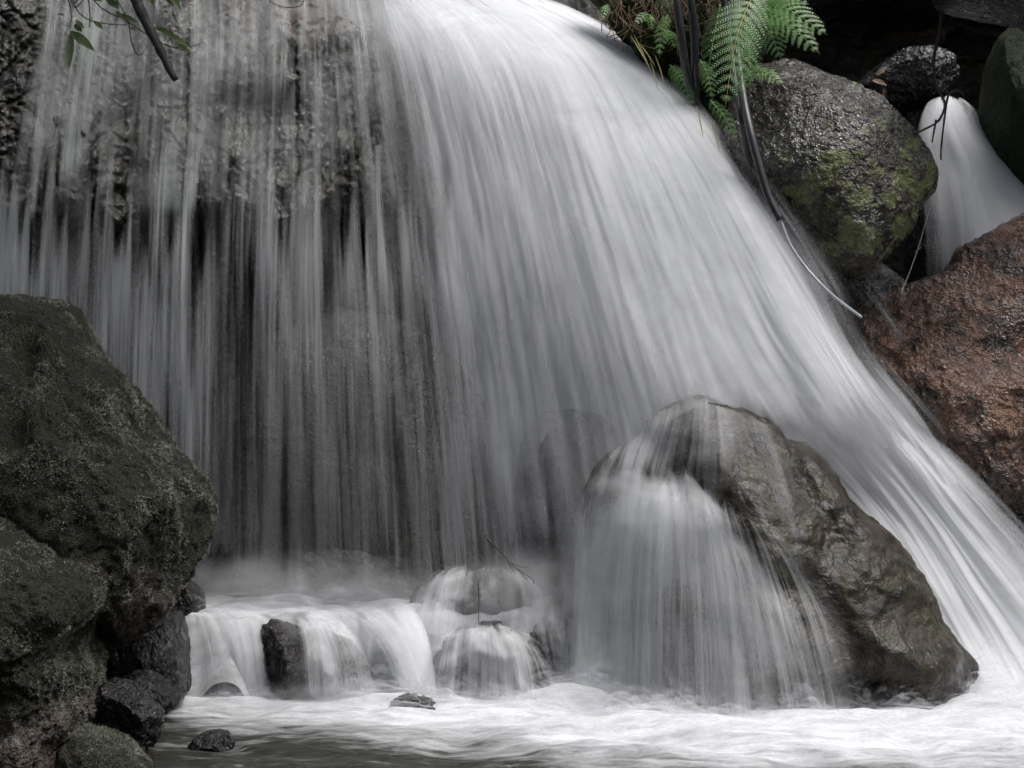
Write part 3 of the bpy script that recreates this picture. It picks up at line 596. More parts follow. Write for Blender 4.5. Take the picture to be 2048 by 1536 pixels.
W_thin = water_mat('water_strands', contrast=0.95, seed=1.3, lo=9, mid=34, hi=120)
W_film = water_mat('water_film', contrast=0.95, seed=9.3, lo=8, mid=36, hi=130, col=(0.62, 0.66, 0.64), cloud=0.25, trans=0.3)
W_main = water_mat('water_silk', contrast=0.9, seed=2.1, lo=6, mid=26, hi=120, cloud=0.25)
W_veil = water_mat('veil_water', contrast=1.0, seed=12.4, lo=5, mid=22, hi=120, cloud=0.25)
W_arc = water_mat('water_arc', contrast=0.40, seed=2.6, col=(0.87, 0.88, 0.90), lo=4, mid=17, hi=70, fine=0.75, cloud=0.3, vs=0.8)
W_rope = water_mat('water_ropes', contrast=0.6, seed=7.9, lo=5, mid=14, hi=50, fine=0.6, cloud=0.25, vs=0.6)
W_mist = water_mat('water_mist', contrast=0.35, seed=5.5, col=(0.87, 0.88, 0.90), lo=4, mid=14, hi=60, fine=0.5, cloud=0.6)
W_soft = water_mat('water_soft', contrast=0.75, seed=4.7, lo=5, mid=22, hi=100, fine=0.8, cloud=0.5)
W_fine = water_mat('water_fine_threads', contrast=1.25, seed=6.2, lo=14, mid=60, hi=240)

fall = empty('waterfall', P(850, 1180, 7.6)); tag(fall, 'wide silky main waterfall curving over the cliff', 'waterfall')
# cliff film: water clinging to the upper left face
Lf = [
 [(65,-330,8.85,.25),(75,-60,8.15,.25),(66,60,7.9,.30),(48,160,7.8,.35),(22,270,7.7,.40),(0,400,7.55,.42),(-8,470,7.5,.3),(-8,660,7.50,.2)],
 [(140,-330,8.90,.35),(150,-60,8.20,.35),(140,60,7.95,.40),(125,160,7.85,.48),(108,270,7.75,.50),(95,400,7.6,.50),(92,470,7.55,.3),(92,660,7.50,.2)],
 [(270,-330,9.00,.30),(280,-60,8.30,.30),(276,60,8.05,.26),(270,160,7.9,.34),(262,270,7.8,.38),(252,400,7.6,.42),(250,470,7.6,.3),(250,660,7.50,.2)],
 [(380,-330,9.10,.36),(390,-60,8.40,.36),(392,60,8.15,.34),(390,160,7.95,.32),(385,270,7.85,.36),(378,400,7.65,.42),(376,470,7.65,.3),(376,660,7.50,.2)],
 [(470,-330,9.20,.40),(480,-60,8.50,.40),(480,60,8.3,.42),(478,160,8.0,.30),(472,270,7.9,.34),(465,400,7.7,.34),(462,470,7.7,.25),(462,660,7.50,.2)],
 [(550,-330,9.20,.45),(560,-60,8.50,.45),(560,60,8.3,.5),(556,160,8.0,.40),(552,270,7.9,.42),(548,400,7.7,.48),(546,470,7.7,.3),(546,660,7.50,.2)],
 [(630,-330,9.30,.5),(640,-60,8.60,.5),(645,40,8.35,.3),(650,160,8.05,.50),(655,270,7.95,.45),(660,400,7.8,.46),(662,470,7.75,.3),(662,660,7.50,.2)],
 [(720,-330,9.50,.4),(730,-60,8.80,.4),(742,40,8.45,.55),(760,160,8.15,.55),(775,270,8.0,.50),(795,400,7.85,.40),(800,470,7.8,.3),(800,660,7.50,.2)],
 [(790,-330,9.60,.5),(800,-60,8.90,.5),(830,40,8.55,.65),(860,160,8.25,.6),(885,270,8.05,.55),(910,400,7.9,.40),(920,470,7.85,.3),(920,660,7.50,.2)],
]
sheet('cliff_film', Lf, W_film, fall, nu=420, nv=260, drape=('cliff',), gap=0.03, seed=3, ripple=0.02, ends=(0, .4), edge=(.05, .12), dmul=0.47, smooth=0.02)
sheet('cliff_film', Lf, W_soft, fall, nu=300, nv=200, drape=('cliff',), gap=0.07, seed=4, ripple=0.02, dmul=0.26, du=3.3, ends=(0, .4), edge=(.05, .08))
# free curtain on the left, from the undercut lip down
Lc = [
 [(-26,305,7.52,0.405),(-38,480,7.45,0.460),(-45,620,7.42,0.386),(-50,850,7.4,0.322),(-55,1080,7.4,0.276),(-55,1230,7.4,0.276)],
 [(64,320,7.52,0.460),(52,480,7.47,0.534),(45,620,7.43,0.414),(38,850,7.4,0.322),(34,1080,7.4,0.276),(34,1230,7.4,0.276)],
 [(154,315,7.57,0.423),(142,480,7.5,0.460),(134,620,7.45,0.386),(128,850,7.42,0.331),(124,1080,7.4,0.276),(122,1230,7.4,0.276)],
 [(254,310,7.62,0.414),(243,480,7.52,0.478),(238,620,7.47,0.405),(233,850,7.42,0.331),(230,1080,7.4,0.276),(228,1230,7.4,0.276)],
 [(349,305,7.64,0.442),(342,480,7.55,0.534),(338,620,7.5,0.497),(334,850,7.45,0.386),(332,1080,7.42,0.294),(330,1230,7.4,0.276)],
 [(424,315,7.67,0.368),(417,480,7.58,0.405),(414,620,7.52,0.267),(411,850,7.47,0.182),(410,1080,7.45,0.141),(410,1230,7.42,0.141)],
 [(484,335,7.72,0.267),(478,480,7.6,0.276),(476,620,7.55,0.154),(474,850,7.5,0.112),(474,1080,7.47,0.106),(474,1230,7.45,0.127)],
 [(554,315,7.72,0.386),(547,480,7.62,0.423),(545,620,7.57,0.267),(544,850,7.52,0.154),(544,1080,7.5,0.127),(545,1230,7.47,0.141)],
 [(634,305,7.74,0.368),(631,480,7.65,0.405),(632,620,7.6,0.253),(634,850,7.55,0.154),(637,1080,7.52,0.127),(640,1230,7.5,0.141)],
 [(714,295,7.80,0.386),(716,480,7.7,0.423),(722,620,7.65,0.239),(730,850,7.6,0.169),(738,1080,7.55,0.141),(742,1230,7.52,0.141)],
 [(804,285,7.87,0.386),(810,480,7.76,0.423),(822,620,7.7,0.253),(838,850,7.64,0.197),(852,1080,7.6,0.182),(860,1230,7.55,0.176)],
 [(904,285,7.92,0.405),(915,480,7.8,0.478),(935,620,7.74,0.360),(962,850,7.67,0.331),(985,1080,7.62,0.313),(995,1230,7.6,0.276)],
 [(984,285,7.97,0.442),(1000,480,7.85,0.552),(1030,620,7.78,0.506),(1068,850,7.7,0.442),(1100,1080,7.65,0.414),(1115,1230,7.62,0.368)],
]
sheet('curtain', Lc, W_thin, fall, nu=520, nv=300, seed=7, ripple=0.03, drape=('cliff',), gap=0.05, dmul=0.84, ends=(.24, .10), edge=(.01, .10), vref=0.3, du=1.1)
sheet('curtain', Lc, W_fine, fall, nu=420, nv=260, off=-0.10, seed=8, ripple=0.03, dmul=0.36, du=5.1, ends=(.30, .10), edge=(.01, .10), vref=0.3)
sheet('curtain', Lc, W_soft, fall, nu=300, nv=200, off=0.12, seed=9, ripple=0.03, dmul=0.14, du=9.1, drape=('cliff',), gap=0.03, ends=(.30, .05), edge=(.01, .10), vref=0.3)
Lb = [
 [(830,420,8.5,.2),(832,600,8.45,.3),(835,760,8.45,.4),(838,900,8.4,.5),(840,1180,8.3,.5)],
 [(980,420,8.5,.6),(990,600,8.45,.65),(1000,760,8.45,.75),(1005,900,8.4,.8),(1010,1180,8.3,.8)],
 [(1150,420,8.6,.7),(1170,600,8.5,.75),(1185,760,8.5,.8),(1195,900,8.45,.85),(1200,1180,8.35,.8)],
 [(1350,420,8.7,.7),(1380,600,8.6,.75),(1400,760,8.6,.8),(1410,900,8.5,.85),(1420,1180,8.4,.8)]]
sheet('back_curtain', Lb, W_main, fall, nu=200, nv=160, seed=25, ripple=0.03, edge=(.15, .05), ends=(.15, .02))
# great arc on the right
La = [
 [(650,-120,10.30,0.35),(700,-60,9.00,0.35),(716,20,8.5,0.45),(730,90,8.2,0.48),(745,180,8.05,0.40),(760,320,7.9,0.34),(775,500,7.8,0.28),(788,700,7.7,0.13),(798,900,7.6,0.09),(808,1220,7.5,0.05)],
 [(705,-120,10.40,0.60),(755,-60,9.10,0.60),(785,15,8.6,0.68),(812,80,8.25,0.66),(838,175,8.05,0.55),(866,320,7.9,0.44),(892,500,7.75,0.36),(918,700,7.65,0.17),(940,900,7.55,0.13),(965,1220,7.5,0.11)],
 [(750,-120,10.50,0.85),(800,-60,9.20,0.85),(850,8,8.75,0.88),(900,66,8.35,0.88),(942,165,8.08,0.70),(985,320,7.88,0.54),(1020,500,7.72,0.46),(1055,700,7.6,0.24),(1090,900,7.5,0.19),(1130,1200,7.4,0.18)],
 [(790,-120,10.60,0.95),(840,-60,9.30,0.95),(915,2,8.85,0.98),(985,58,8.45,1.00),(1045,150,8.12,0.80),(1100,320,7.88,0.62),(1150,500,7.72,0.60),(1200,690,7.56,0.34),(1250,880,7.45,0.30),(1295,1100,7.35,0.32)],
 [(825,-118,10.60,0.95),(875,-58,9.30,0.95),(975,0,8.9,1.00),(1070,60,8.55,1.05),(1145,150,8.2,0.82),(1212,315,7.9,0.72),(1278,500,7.72,0.72),(1342,690,7.56,0.66),(1390,830,7.45,0.50),(1420,960,7.38,0.20)],
 [(860,-114,10.60,0.95),(910,-54,9.30,0.95),(1030,2,8.98,1.00),(1145,66,8.65,1.05),(1235,160,8.28,1.00),(1325,320,7.96,0.88),(1405,500,7.75,0.84),(1480,670,7.62,0.82),(1540,780,7.55,0.75),(1600,880,7.5,0.40)],
 [(895,-108,10.60,0.92),(945,-48,9.30,0.92),(1080,8,9.02,1.00),(1200,75,8.75,1.05),(1305,175,8.36,1.05),(1410,330,8.02,0.98),(1500,500,7.80,0.95),(1590,670,7.66,0.92),(1665,790,7.58,0.90),(1730,900,7.5,0.80)],
 [(925,-102,10.60,0.75),(975,-42,9.30,0.75),(1115,14,9.05,0.90),(1240,86,8.8,0.95),(1355,195,8.42,0.95),(1465,350,8.1,0.92),(1560,510,7.86,0.88),(1650,670,7.70,0.84),(1728,790,7.6,0.85),(1795,890,7.5,0.80)],
 [(950,-98,10.60,0.35),(1000,-38,9.30,0.35),(1140,18,9.08,0.42),(1268,94,8.85,0.45),(1388,212,8.46,0.45),(1500,370,8.14,0.42),(1598,525,7.9,0.40),(1675,680,7.74,0.36),(1750,790,7.64,0.38),(1815,880,7.55,0.35)],
 [(970,-94,10.60,0.00),(1020,-34,9.30,0.00),(1160,22,9.1,0.00),(1295,100,8.88,0.00),(1420,225,8.5,0.00),(1535,385,8.18,0.00),(1636,540,7.94,0.00),(1705,690,7.78,0.00),(1785,795,7.68,0.00),(1855,880,7.6,0.00)],
]
sheet('arc', La, W_arc, fall, nu=420, nv=320, seed=11, ripple=0.03, vref=0.45, edge=(.22, .02), ends=(0, .06))
sheet('arc', La, W_rope, fall, nu=420, nv=320, off=-0.09, seed=12, ripple=0.04, dmul=0.5, du=4.0, vref=0.45, edge=(.15, .02), ends=(0, .06))
sheet('arc', La, W_soft, fall, nu=300, nv=240, off=0.15, seed=13, ripple=0.03, dmul=0.85, du=8.0, vref=0.45, edge=(.25, .02), ends=(0, .06))
sheet('arc_haze', [[(a, b, c, d * (0.9 if k > 3 else 0.5)) for (a, b, c, d) in r_] for k, r_ in enumerate(La)], W_mist, fall, nu=260, nv=220, off=-0.17, seed=34, ripple=0.03, dmul=0.62, du=11.0, vref=0.45, edge=(.3, .03), ends=(.12, .08))
# wide soft spray round the outer edge of the arc
Lw = [
 [(1300,150,8.4,0.00),(1420,320,8.05,0.00),(1530,520,7.75,0.05),(1620,700,7.55,0.12),(1700,850,7.45,0.28),(1780,980,7.35,0.28)],
 [(1345,165,8.4,0.08),(1480,345,8.05,0.12),(1600,540,7.75,0.14),(1690,700,7.55,0.22),(1790,840,7.45,0.84),(1880,970,7.35,0.63)],
 [(1370,170,8.4,0.05),(1520,350,8.05,0.08),(1650,535,7.75,0.10),(1735,690,7.55,0.08),(1850,830,7.45,0.59),(1945,960,7.35,0.49)],
 [(1395,175,8.4,0.00),(1560,350,8.05,0.00),(1700,530,7.75,0.00),(1810,680,7.6,0.03),(1930,810,7.45,0.14),(2040,930,7.35,0.14)]]
sheet('spray', Lw, W_mist, fall, nu=140, nv=220, off=-0.12, seed=28, ripple=0.03, edge=(.3, .45), ends=(.2, .3))
sheet('spray', [[(a + 6, b, c - .08, d * .6) for (a, b, c, d) in r_] for r_ in Lw], W_fine, fall, nu=140, nv=220, off=-0.12, seed=29, ripple=0.03, edge=(.3, .45), ends=(.2, .3))
# thin spray right of the arc
Ls = [
 [(1200,0,8.9,.0),(1330,120,8.6,.06),(1460,270,8.4,.10),(1590,440,8.2,.14),(1700,590,8.0,.2),(1790,720,7.8,.2)],
 [(1215,0,8.9,.10),(1350,120,8.6,.12),(1490,270,8.4,.14),(1620,430,8.2,.22),(1735,570,8.0,.18),(1820,680,7.8,.2)],
 [(1230,0,8.9,.10),(1370,110,8.6,.14),(1520,260,8.4,.16),(1660,410,8.2,.14),(1790,550,8.0,.10),(1860,640,7.8,.1)],
]
sheet('spray_threads', Ls, W_fine, fall, nu=140, nv=220, seed=14, ripple=0.03, edge=(.3, .5), ends=(.1, .2))

# chute between the big boulder and the red rock
chute = empty('waterfall', P(1960, 1460, 7.1)); tag(chute, 'bright water chute racing down between the big boulder and the red rock', 'waterfall')
Lh = [
 [(1435,790,7.59,.0),(1505,835,7.56,.1),(1563,880,7.54,.5),(1645,968,7.49,.9),(1718,1056,7.39,.95),(1783,1152,7.29,.9),(1843,1270,7.19,.4),(1900,1400,6.93,.3),(1925,1480,6.88,.3)],
 [(1508,760,7.62,.2),(1578,800,7.60,.5),(1648,865,7.57,.8),(1736,965,7.50,.95),(1818,1065,7.42,.95),(1888,1175,7.32,.9),(1953,1290,7.22,.9),(2023,1420,6.98,.9),(2058,1490,6.93,.85)],
 [(1580,740,7.63,.3),(1650,785,7.60,.7),(1720,850,7.56,1.0),(1800,950,7.48,1.1),(1885,1062,7.41,1.0),(1960,1175,7.33,.85),(2035,1290,7.23,.8),(2110,1420,7.03,.8),(2150,1490,6.98,.75)],
 [(1650,750,7.61,.3),(1705,795,7.57,.7),(1765,855,7.53,1.0),(1835,935,7.45,1.0),(1915,1045,7.39,.85),(2005,1160,7.31,.65),(2095,1280,7.21,.6),(2180,1410,7.08,.55),(2225,1480,7.03,.5)],
 [(1690,762,7.61,.15),(1742,802,7.58,.4),(1800,852,7.55,.6),(1875,920,7.49,.55),(1965,1020,7.41,.40),(2060,1130,7.35,.35),(2160,1260,7.23,.3),(2250,1390,7.13,.2),(2290,1470,7.08,.2)],
 [(1712,765,7.61,.0),(1772,802,7.58,.05),(1835,848,7.55,.1),(1915,905,7.51,.12),(2010,1000,7.43,.15),(2110,1110,7.36,.12),(2215,1230,7.25,.1),(2310,1360,7.13,.0),(2355,1440,7.08,.0)],
]
sheet('stream', Lh, W_arc, chute, nu=260, nv=320, seed=15, edge=(.01, .05), ends=(.28, .04), vref=.6)
sheet('stream', Lh, W_soft, chute, nu=260, nv=320, off=0.09, seed=16, dmul=.6, du=3, edge=(.03, .05), ends=(.28, .04), vref=.6)
sheet('stream', Lh, W_mist, chute, nu=200, nv=240, off=-0.04, seed=35, dmul=.75, du=6, edge=(.02, .10), ends=(.22, .04), vref=.6)
# veil over the big boulder
Lv = [
 [(1130,935,7.2,.0),(1118,1000,7.1,.12),(1110,1080,7.0,.18),(1105,1200,6.9,.2),(1100,1330,6.8,.2),(1098,1440,6.7,.2)],
 [(1195,960,7.0,.30),(1180,1010,6.9,.40),(1172,1080,6.8,.40),(1165,1200,6.7,.40),(1160,1330,6.6,.42),(1155,1440,6.5,.42)],
 [(1260,965,7.0,.55),(1235,1010,6.9,.72),(1222,1080,6.8,.66),(1212,1200,6.7,.52),(1208,1330,6.6,.48),(1205,1440,6.5,.45)],
 [(1320,955,7.0,.6),(1310,1000,6.9,.78),(1305,1080,6.8,.62),(1302,1200,6.7,.38),(1300,1330,6.6,.32),(1300,1440,6.5,.35)],
 [(1370,965,7.0,.5),(1375,1010,6.9,.66),(1388,1085,6.8,.46),(1405,1200,6.7,.30),(1415,1330,6.6,.28),(1420,1445,6.5,.3)],
 [(1410,1010,7.0,.25),(1430,1045,6.9,.45),(1455,1100,6.8,.34),(1490,1210,6.7,.30),(1515,1330,6.6,.25),(1530,1450,6.5,.28)],
 [(1445,1040,7.0,.1),(1470,1070,6.9,.22),(1505,1120,6.8,.2),(1560,1220,6.7,.26),(1600,1340,6.6,.22),(1625,1450,6.5,.25)],
 [(1470,1060,7.0,.0),(1500,1085,6.9,.05),(1550,1130,6.8,.08),(1620,1230,6.7,.08),(1670,1340,6.6,.10),(1700,1450,6.5,.12)],
]
veil = empty('waterfall', P(1400, 1450, 6.7)); tag(veil, 'thin veil of water spreading down the left face of the big boulder', 'waterfall')
sheet('veil', Lv, W_veil, veil, nu=260, nv=220, drape=('big',), gap=0.03, seed=17, jag=0.35, smooth=0.05, ends=(.30, .03), edge=(.12, .2), vref=.7, off=0.4)
sheet('veil', Lv, W_soft, veil, nu=260, nv=220, drape=('big',), gap=0.09, seed=18, jag=0.35, smooth=0.05, ends=(.30, .03), edge=(.12, .2), vref=.7, dmul=.8, du=3, off=0.4)
sheet('veil', [[(a + 14 * k, b, c, max(d, .16) if 0 < k < 7 else d) for (a, b, c, d) in r_] for k, r_ in enumerate(Lv)], W_fine, veil, nu=260, nv=220, drape=('big',), gap=0.05, seed=36, jag=0.8, ends=(.25, .03), edge=(.12, .2), vref=.7, dmul=.5, du=6, off=0.4)
Lt = [
 [(1260,800,7.4,0.30),(1240,870,7.3,0.38),(1200,930,7.2,0.42),(1185,1000,7.1,0.42),(1175,1080,7.0,0.34)],
 [(1330,770,7.4,0.21),(1310,840,7.3,0.18),(1285,900,7.2,0.34),(1270,960,7.1,0.38),(1260,1040,7.0,0.26)],
 [(1400,755,7.4,0.21),(1395,820,7.3,0.16),(1390,890,7.2,0.17),(1380,960,7.1,0.16),(1375,1040,7.0,0.12)],
 [(1470,765,7.4,0.21),(1480,830,7.3,0.10),(1500,900,7.2,0.10),(1520,1000,7.1,0.08),(1540,1100,7.0,0.06)],
 [(1550,800,7.4,0.21),(1570,870,7.3,0.08),(1600,950,7.2,0.07),(1640,1050,7.1,0.06),(1680,1150,7.0,0.03)],
]
sheet('veil', Lt, W_thin, veil, nu=240, nv=180, drape=('big',), gap=0.05, seed=19, ends=(.15, .35), edge=(.1, .15), off=0.3)
sheet('veil', Lt, W_soft, veil, nu=180, nv=140, drape=('big',), gap=0.08, seed=20, ends=(.15, .35), edge=(.1, .15), dmul=.9, du=2, off=0.3)

Lsp = [
 [(1180,930,7.0,.0),(1170,965,6.9,.2),(1160,1010,6.85,.25),(1155,1080,6.8,.1)],
 [(1225,900,7.0,.3),(1215,950,6.9,.7),(1205,1000,6.85,.6),(1195,1090,6.8,.3)],
 [(1275,915,7.0,.4),(1272,955,6.9,.75),(1268,1010,6.85,.7),(1262,1090,6.8,.3)],
 [(1320,940,7.0,.3),(1322,970,6.9,.75),(1325,1015,6.85,.7),(1328,1090,6.8,.3)],
 [(1360,925,7.0,.3),(1372,960,6.9,.8),(1385,1010,6.85,.6),(1400,1085,6.8,.2)],
 [(1395,960,7.0,.1),(1425,1000,6.9,.5),(1445,1045,6.85,.5),(1465,1100,6.8,.2)],
 [(1430,1000,7.0,.0),(1470,1040,6.9,.2),(1500,1075,6.85,.2),(1530,1120,6.8,.0)]]
sheet('splash', Lsp, W_mist, veil, nu=160, nv=120, drape=('big',), gap=0.10, seed=23, jag=0.5, dmul=0.8, ends=(.35, .5), edge=(.15, .2), off=0.4)
# second fall, upper right
sec = empty('waterfall', P(1960, 560, 8.2)); tag(sec, 'second smaller white fall pouring out between rocks at upper right', 'waterfall')
Lu = [
 [(1868,194,9.3,.2),(1850,212,8.95,.35),(1834,262,8.82,.35),(1838,340,8.72,.25),(1846,430,8.62,.2),(1850,560,8.55,.15),(1852,660,8.5,.1)],
 [(1880,190,9.3,.7),(1866,206,8.92,.8),(1862,262,8.78,.9),(1874,340,8.68,.75),(1886,430,8.58,.5),(1896,560,8.5,.35),(1900,660,8.4,.3)],
 [(1893,188,9.3,.9),(1890,203,8.9,1.0),(1902,262,8.72,1.1),(1928,340,8.62,1.05),(1956,430,8.52,.95),(1980,560,8.4,.9),(1990,660,8.35,.9)],
 [(1906,190,9.3,.9),(1915,206,8.9,1.0),(1942,266,8.72,1.05),(1990,345,8.60,1.0),(2038,440,8.5,.98),(2080,560,8.4,.95),(2100,660,8.35,.9)],
 [(1920,194,9.3,.6),(1938,214,8.92,.6),(1972,275,8.76,.6),(2030,350,8.62,.7),(2090,440,8.52,.7),(2150,560,8.45,.6),(2180,660,8.4,.5)],
 [(1932,200,9.3,.0),(1956,222,8.95,.2),(1998,284,8.8,.2),(2060,350,8.68,.2),(2130,440,8.6,.2),(2200,560,8.5,.1),(2230,660,8.4,.1)],
]
sheet('cascade', Lu, W_main, sec, nu=200, nv=220, seed=21, drape=('second',), gap=0.03, ends=(.13, .05), edge=(.05, .08))
sheet('cascade', Lu, W_soft, sec, nu=160, nv=180, seed=22, drape=('second',), gap=0.10, ends=(.08, .05), edge=(.08, .1), dmul=.7, du=3)

# lower cascades
def cas(label, lines, keys, seed, mats=(W_main, W_thin), gap=0.025, off=-0.06, ends=(.30, .12), edge=(.24, .24), dm=(1, .6)):
    a = np.array(lines, float); c = a[:, -1].mean(0)
    r = empty('cascade', P(c[0], c[1], c[2])); tag(r, label, 'cascade', 'small cascades at the foot of the falls')
    for k, mt in enumerate(mats):
        sheet('water_sheet', lines, mt, r, nu=150, nv=120, drape=keys, smooth=0.014, jag=0.5, gap=gap + 0.02 + 0.035 * k, seed=seed + k, ends=ends, edge=edge, dmul=dm[k] * 0.70, du=3 * k, off=off, ripple=0.012)
W_cas = water_mat('cascade_water', contrast=1.0, seed=8.2, lo=10, mid=32, hi=120, vs=1.5, cloud=0.8)
cas('small curtain cascade at far left between the dark slab and the double rock',
 [[(352,1216,7.35,.5),(368,1238,7.1,.5),(378,1290,7.0,.4),(384,1350,6.95,.35),(388,1410,6.95,.4)],
  [(385,1212,7.35,.8),(415,1236,7.12,.8),(435,1290,7.02,.45),(445,1350,6.98,.35),(450,1412,6.97,.5)],
  [(425,1212,7.35,.9),(462,1238,7.12,.9),(482,1290,7.02,.85),(492,1350,6.98,.8),(500,1414,6.97,.8)],
  [(470,1214,7.35,.9),(500,1238,7.12,.85),(512,1290,7.02,.75),(520,1350,6.98,.75),(530,1414,6.97,.8)],
  [(515,1220,7.35,.7),(525,1240,7.12,.6),(530,1290,7.02,.45),(540,1350,6.98,.45),(560,1412,6.97,.5)]], ('slab', 'casA'), 31, (W_cas, W_soft), off=0)
cas('thin film of water fanning over the double rock',
 [[(525,1222,7.4,.4),(528,1240,7.1,.15),(526,1290,7.0,.12),(524,1350,6.95,.1),(522,1405,6.9,.2)],
  [(570,1222,7.4,.6),(590,1245,7.1,.22),(598,1290,7.0,.06),(600,1350,6.95,.08),(602,1405,6.9,.2)],
  [(600,1222,7.4,.8),(628,1248,7.1,.7),(645,1295,7.0,.6),(652,1350,6.95,.5),(656,1405,6.9,.5)],
  [(640,1222,7.4,.9),(675,1258,7.1,.75),(700,1305,7.0,.45),(712,1355,6.95,.35),(718,1400,6.9,.35)],
  [(680,1224,7.4,1.),(725,1272,7.1,.8),(755,1320,7.0,.55),(768,1360,6.95,.4),(772,1400,6.9,.4)]], ('casA',), 33, (W_cas, W_thin))
cas('bright white cascade sweeping down right of the double rock',
 [[(640,1212,7.5,.5),(700,1240,7.2,.7),(750,1290,7.05,.8),(778,1350,6.95,.8),(790,1405,6.9,.8)],
  [(700,1196,7.5,.9),(760,1230,7.2,1.),(805,1285,7.05,1.),(830,1350,6.95,1.),(842,1408,6.9,1.)],
  [(760,1186,7.55,.9),(810,1222,7.25,1.05),(845,1285,7.08,1.05),(862,1350,7.0,1.),(872,1410,6.92,1.)],
  [(810,1180,7.6,.4),(840,1225,7.3,.5),(862,1285,7.12,.7),(872,1350,7.02,.6),(882,1410,6.95,.7)]], ('casA', 'casD'), 35, (W_cas, W_soft), off=0, dm=(1, .7))
cas('translucent dome of water over the domed rock',
 [[(880,1136,7.8,0.66),(830,1161,7.6,0.66),(800,1201,7.5,0.66),(785,1246,7.4,0.75),(778,1281,7.35,0.75)],
  [(910,1128,7.8,0.78),(880,1151,7.5,0.62),(862,1196,7.4,0.48),(852,1241,7.3,0.53),(848,1281,7.25,0.66)],
  [(945,1126,7.8,0.78),(935,1148,7.5,0.40),(930,1196,7.4,0.20),(928,1241,7.3,0.20),(926,1281,7.25,0.57)],
  [(985,1126,7.8,0.78),(990,1148,7.5,0.40),(995,1196,7.4,0.23),(998,1241,7.3,0.23),(1000,1281,7.25,0.57)],
  [(1030,1131,7.8,0.78),(1055,1154,7.5,0.66),(1070,1196,7.4,0.57),(1078,1241,7.3,0.57),(1082,1281,7.25,0.57)],
  [(1070,1141,7.8,0.57),(1110,1166,7.55,0.57),(1140,1201,7.45,0.48),(1155,1246,7.4,0.48),(1165,1286,7.35,0.48)]], ('casC',), 37, (W_cas, W_soft), dm=(1, .6))
cas('white water spreading in a fan over the central rock mound',
 [[(860,1262,7.5,.7),(858,1290,7.2,.7),(852,1330,7.0,.6),(845,1370,6.95,.6),(840,1412,6.9,.6)],
  [(905,1250,7.5,.85),(890,1272,7.1,.6),(880,1315,7.0,.35),(872,1365,6.95,.3),(866,1412,6.9,.6)],
  [(950,1244,7.5,.85),(945,1262,7.1,.5),(942,1310,7.0,.25),(940,1365,6.95,.22),(938,1412,6.9,.5)],
  [(985,1244,7.5,.9),(1000,1264,7.1,.9),(1015,1310,7.0,.6),(1022,1365,6.95,.45),(1026,1412,6.9,.55)],
  [(1020,1248,7.5,.9),(1050,1274,7.15,.8),(1078,1320,7.05,.55),(1092,1370,7.0,.5),(1100,1412,6.95,.6)],
  [(1050,1255,7.5,.5),(1085,1285,7.25,.4),(1118,1330,7.15,.4),(1138,1375,7.05,.4),(1150,1415,7.0,.4)]], ('casD',), 39, (W_cas, W_soft), dm=(1, .6))
cas('grey misty curtain between the central mound and the big boulder',
 [[(1060,1200,7.5,.4),(1062,1240,7.3,.35),(1075,1300,7.2,.35),(1090,1360,7.1,.4),(1100,1425,7.0,.5)],
  [(1110,1180,7.5,.45),(1112,1240,7.3,.35),(1120,1300,7.2,.30),(1130,1360,7.1,.35),(1138,1425,7.0,.5)],
  [(1165,1160,7.5,.5),(1168,1240,7.3,.4),(1172,1300,7.2,.35),(1180,1360,7.1,.4),(1188,1425,7.0,.5)],
  [(1215,1160,7.5,.5),(1220,1240,7.3,.45),(1222,1300,7.2,.45),(1226,1360,7.1,.45),(1230,1425,7.0,.5)]], ('casE', 'big'), 41, (W_main, W_thin), off=0)

# ------------------------------------------------------------------ foam billows and mist
def mist_mat(name, dens, seed):
    m = NT(name); tc = m.n('ShaderNodeTexCoord'); v = tc.outputs['Generated']
    sub = m.n('ShaderNodeVectorMath', operation='SUBTRACT'); m.l(v, sub.inputs[0]); sub.inputs[1].default_value = (.5, .5, .5)
    ln = m.n('ShaderNodeVectorMath', operation='LENGTH'); m.l(sub.outputs[0], ln.inputs[0])
    fall_ = m.ramp(ln.outputs['Value'], 0.48, 0.08)
    n = m.noise(m.mapping(tc.outputs['Object'], (1, 1, 1), (seed, 0, 0)), 4.5, 3, 0.6, 0.5)
    d = m.math('MULTIPLY', m.math('MULTIPLY', fall_, m.ramp(n, 0.3, 0.7)), dens)
    p = m.n('ShaderNodeVolumePrincipled'); p.inputs['Color'].default_value = (0.86, 0.87, 0.9, 1); m.l(d, p.inputs['Density'])
    m.l(p.outputs[0], m.out.inputs['Volume']); return m.m
def mist(px, py, Y, rx, ry, rz, dens, seed):
    U, Fc = ico(3); c = np.array(P(px, py, Y)); V = U * np.array([rx, ry, rz]) + c
    mm = mist_mat('mist_air', dens * MD, seed)
    o = mesh_obj('mist', V, Fc, mm, origin=c); tag(o, kind='stuff'); return o
MIST = True
if MIST:
    MD = 2.5
    cy.volume_step_rate = 3.0; cy.volume_max_steps = 64
    mist(620, 1180, 7.45, 0.85, 0.4, 0.2, 2.0, 1)
    mist(1080, 1190, 7.25, 0.50, 0.35, 0.26, 1.8, 6)
    mist(1180, 960, 7.7, 0.5, 0.4, 0.45, 1.2, 2)
    mist(1450, 1420, 6.75, 1.3, 0.3, 0.14, 3.0, 3)
    mist(1700, 880, 7.3, 0.45, 0.3, 0.32, 3.0, 4)
    mist(700, 1400, 6.9, 0.8, 0.25, 0.1, 2.5, 5)

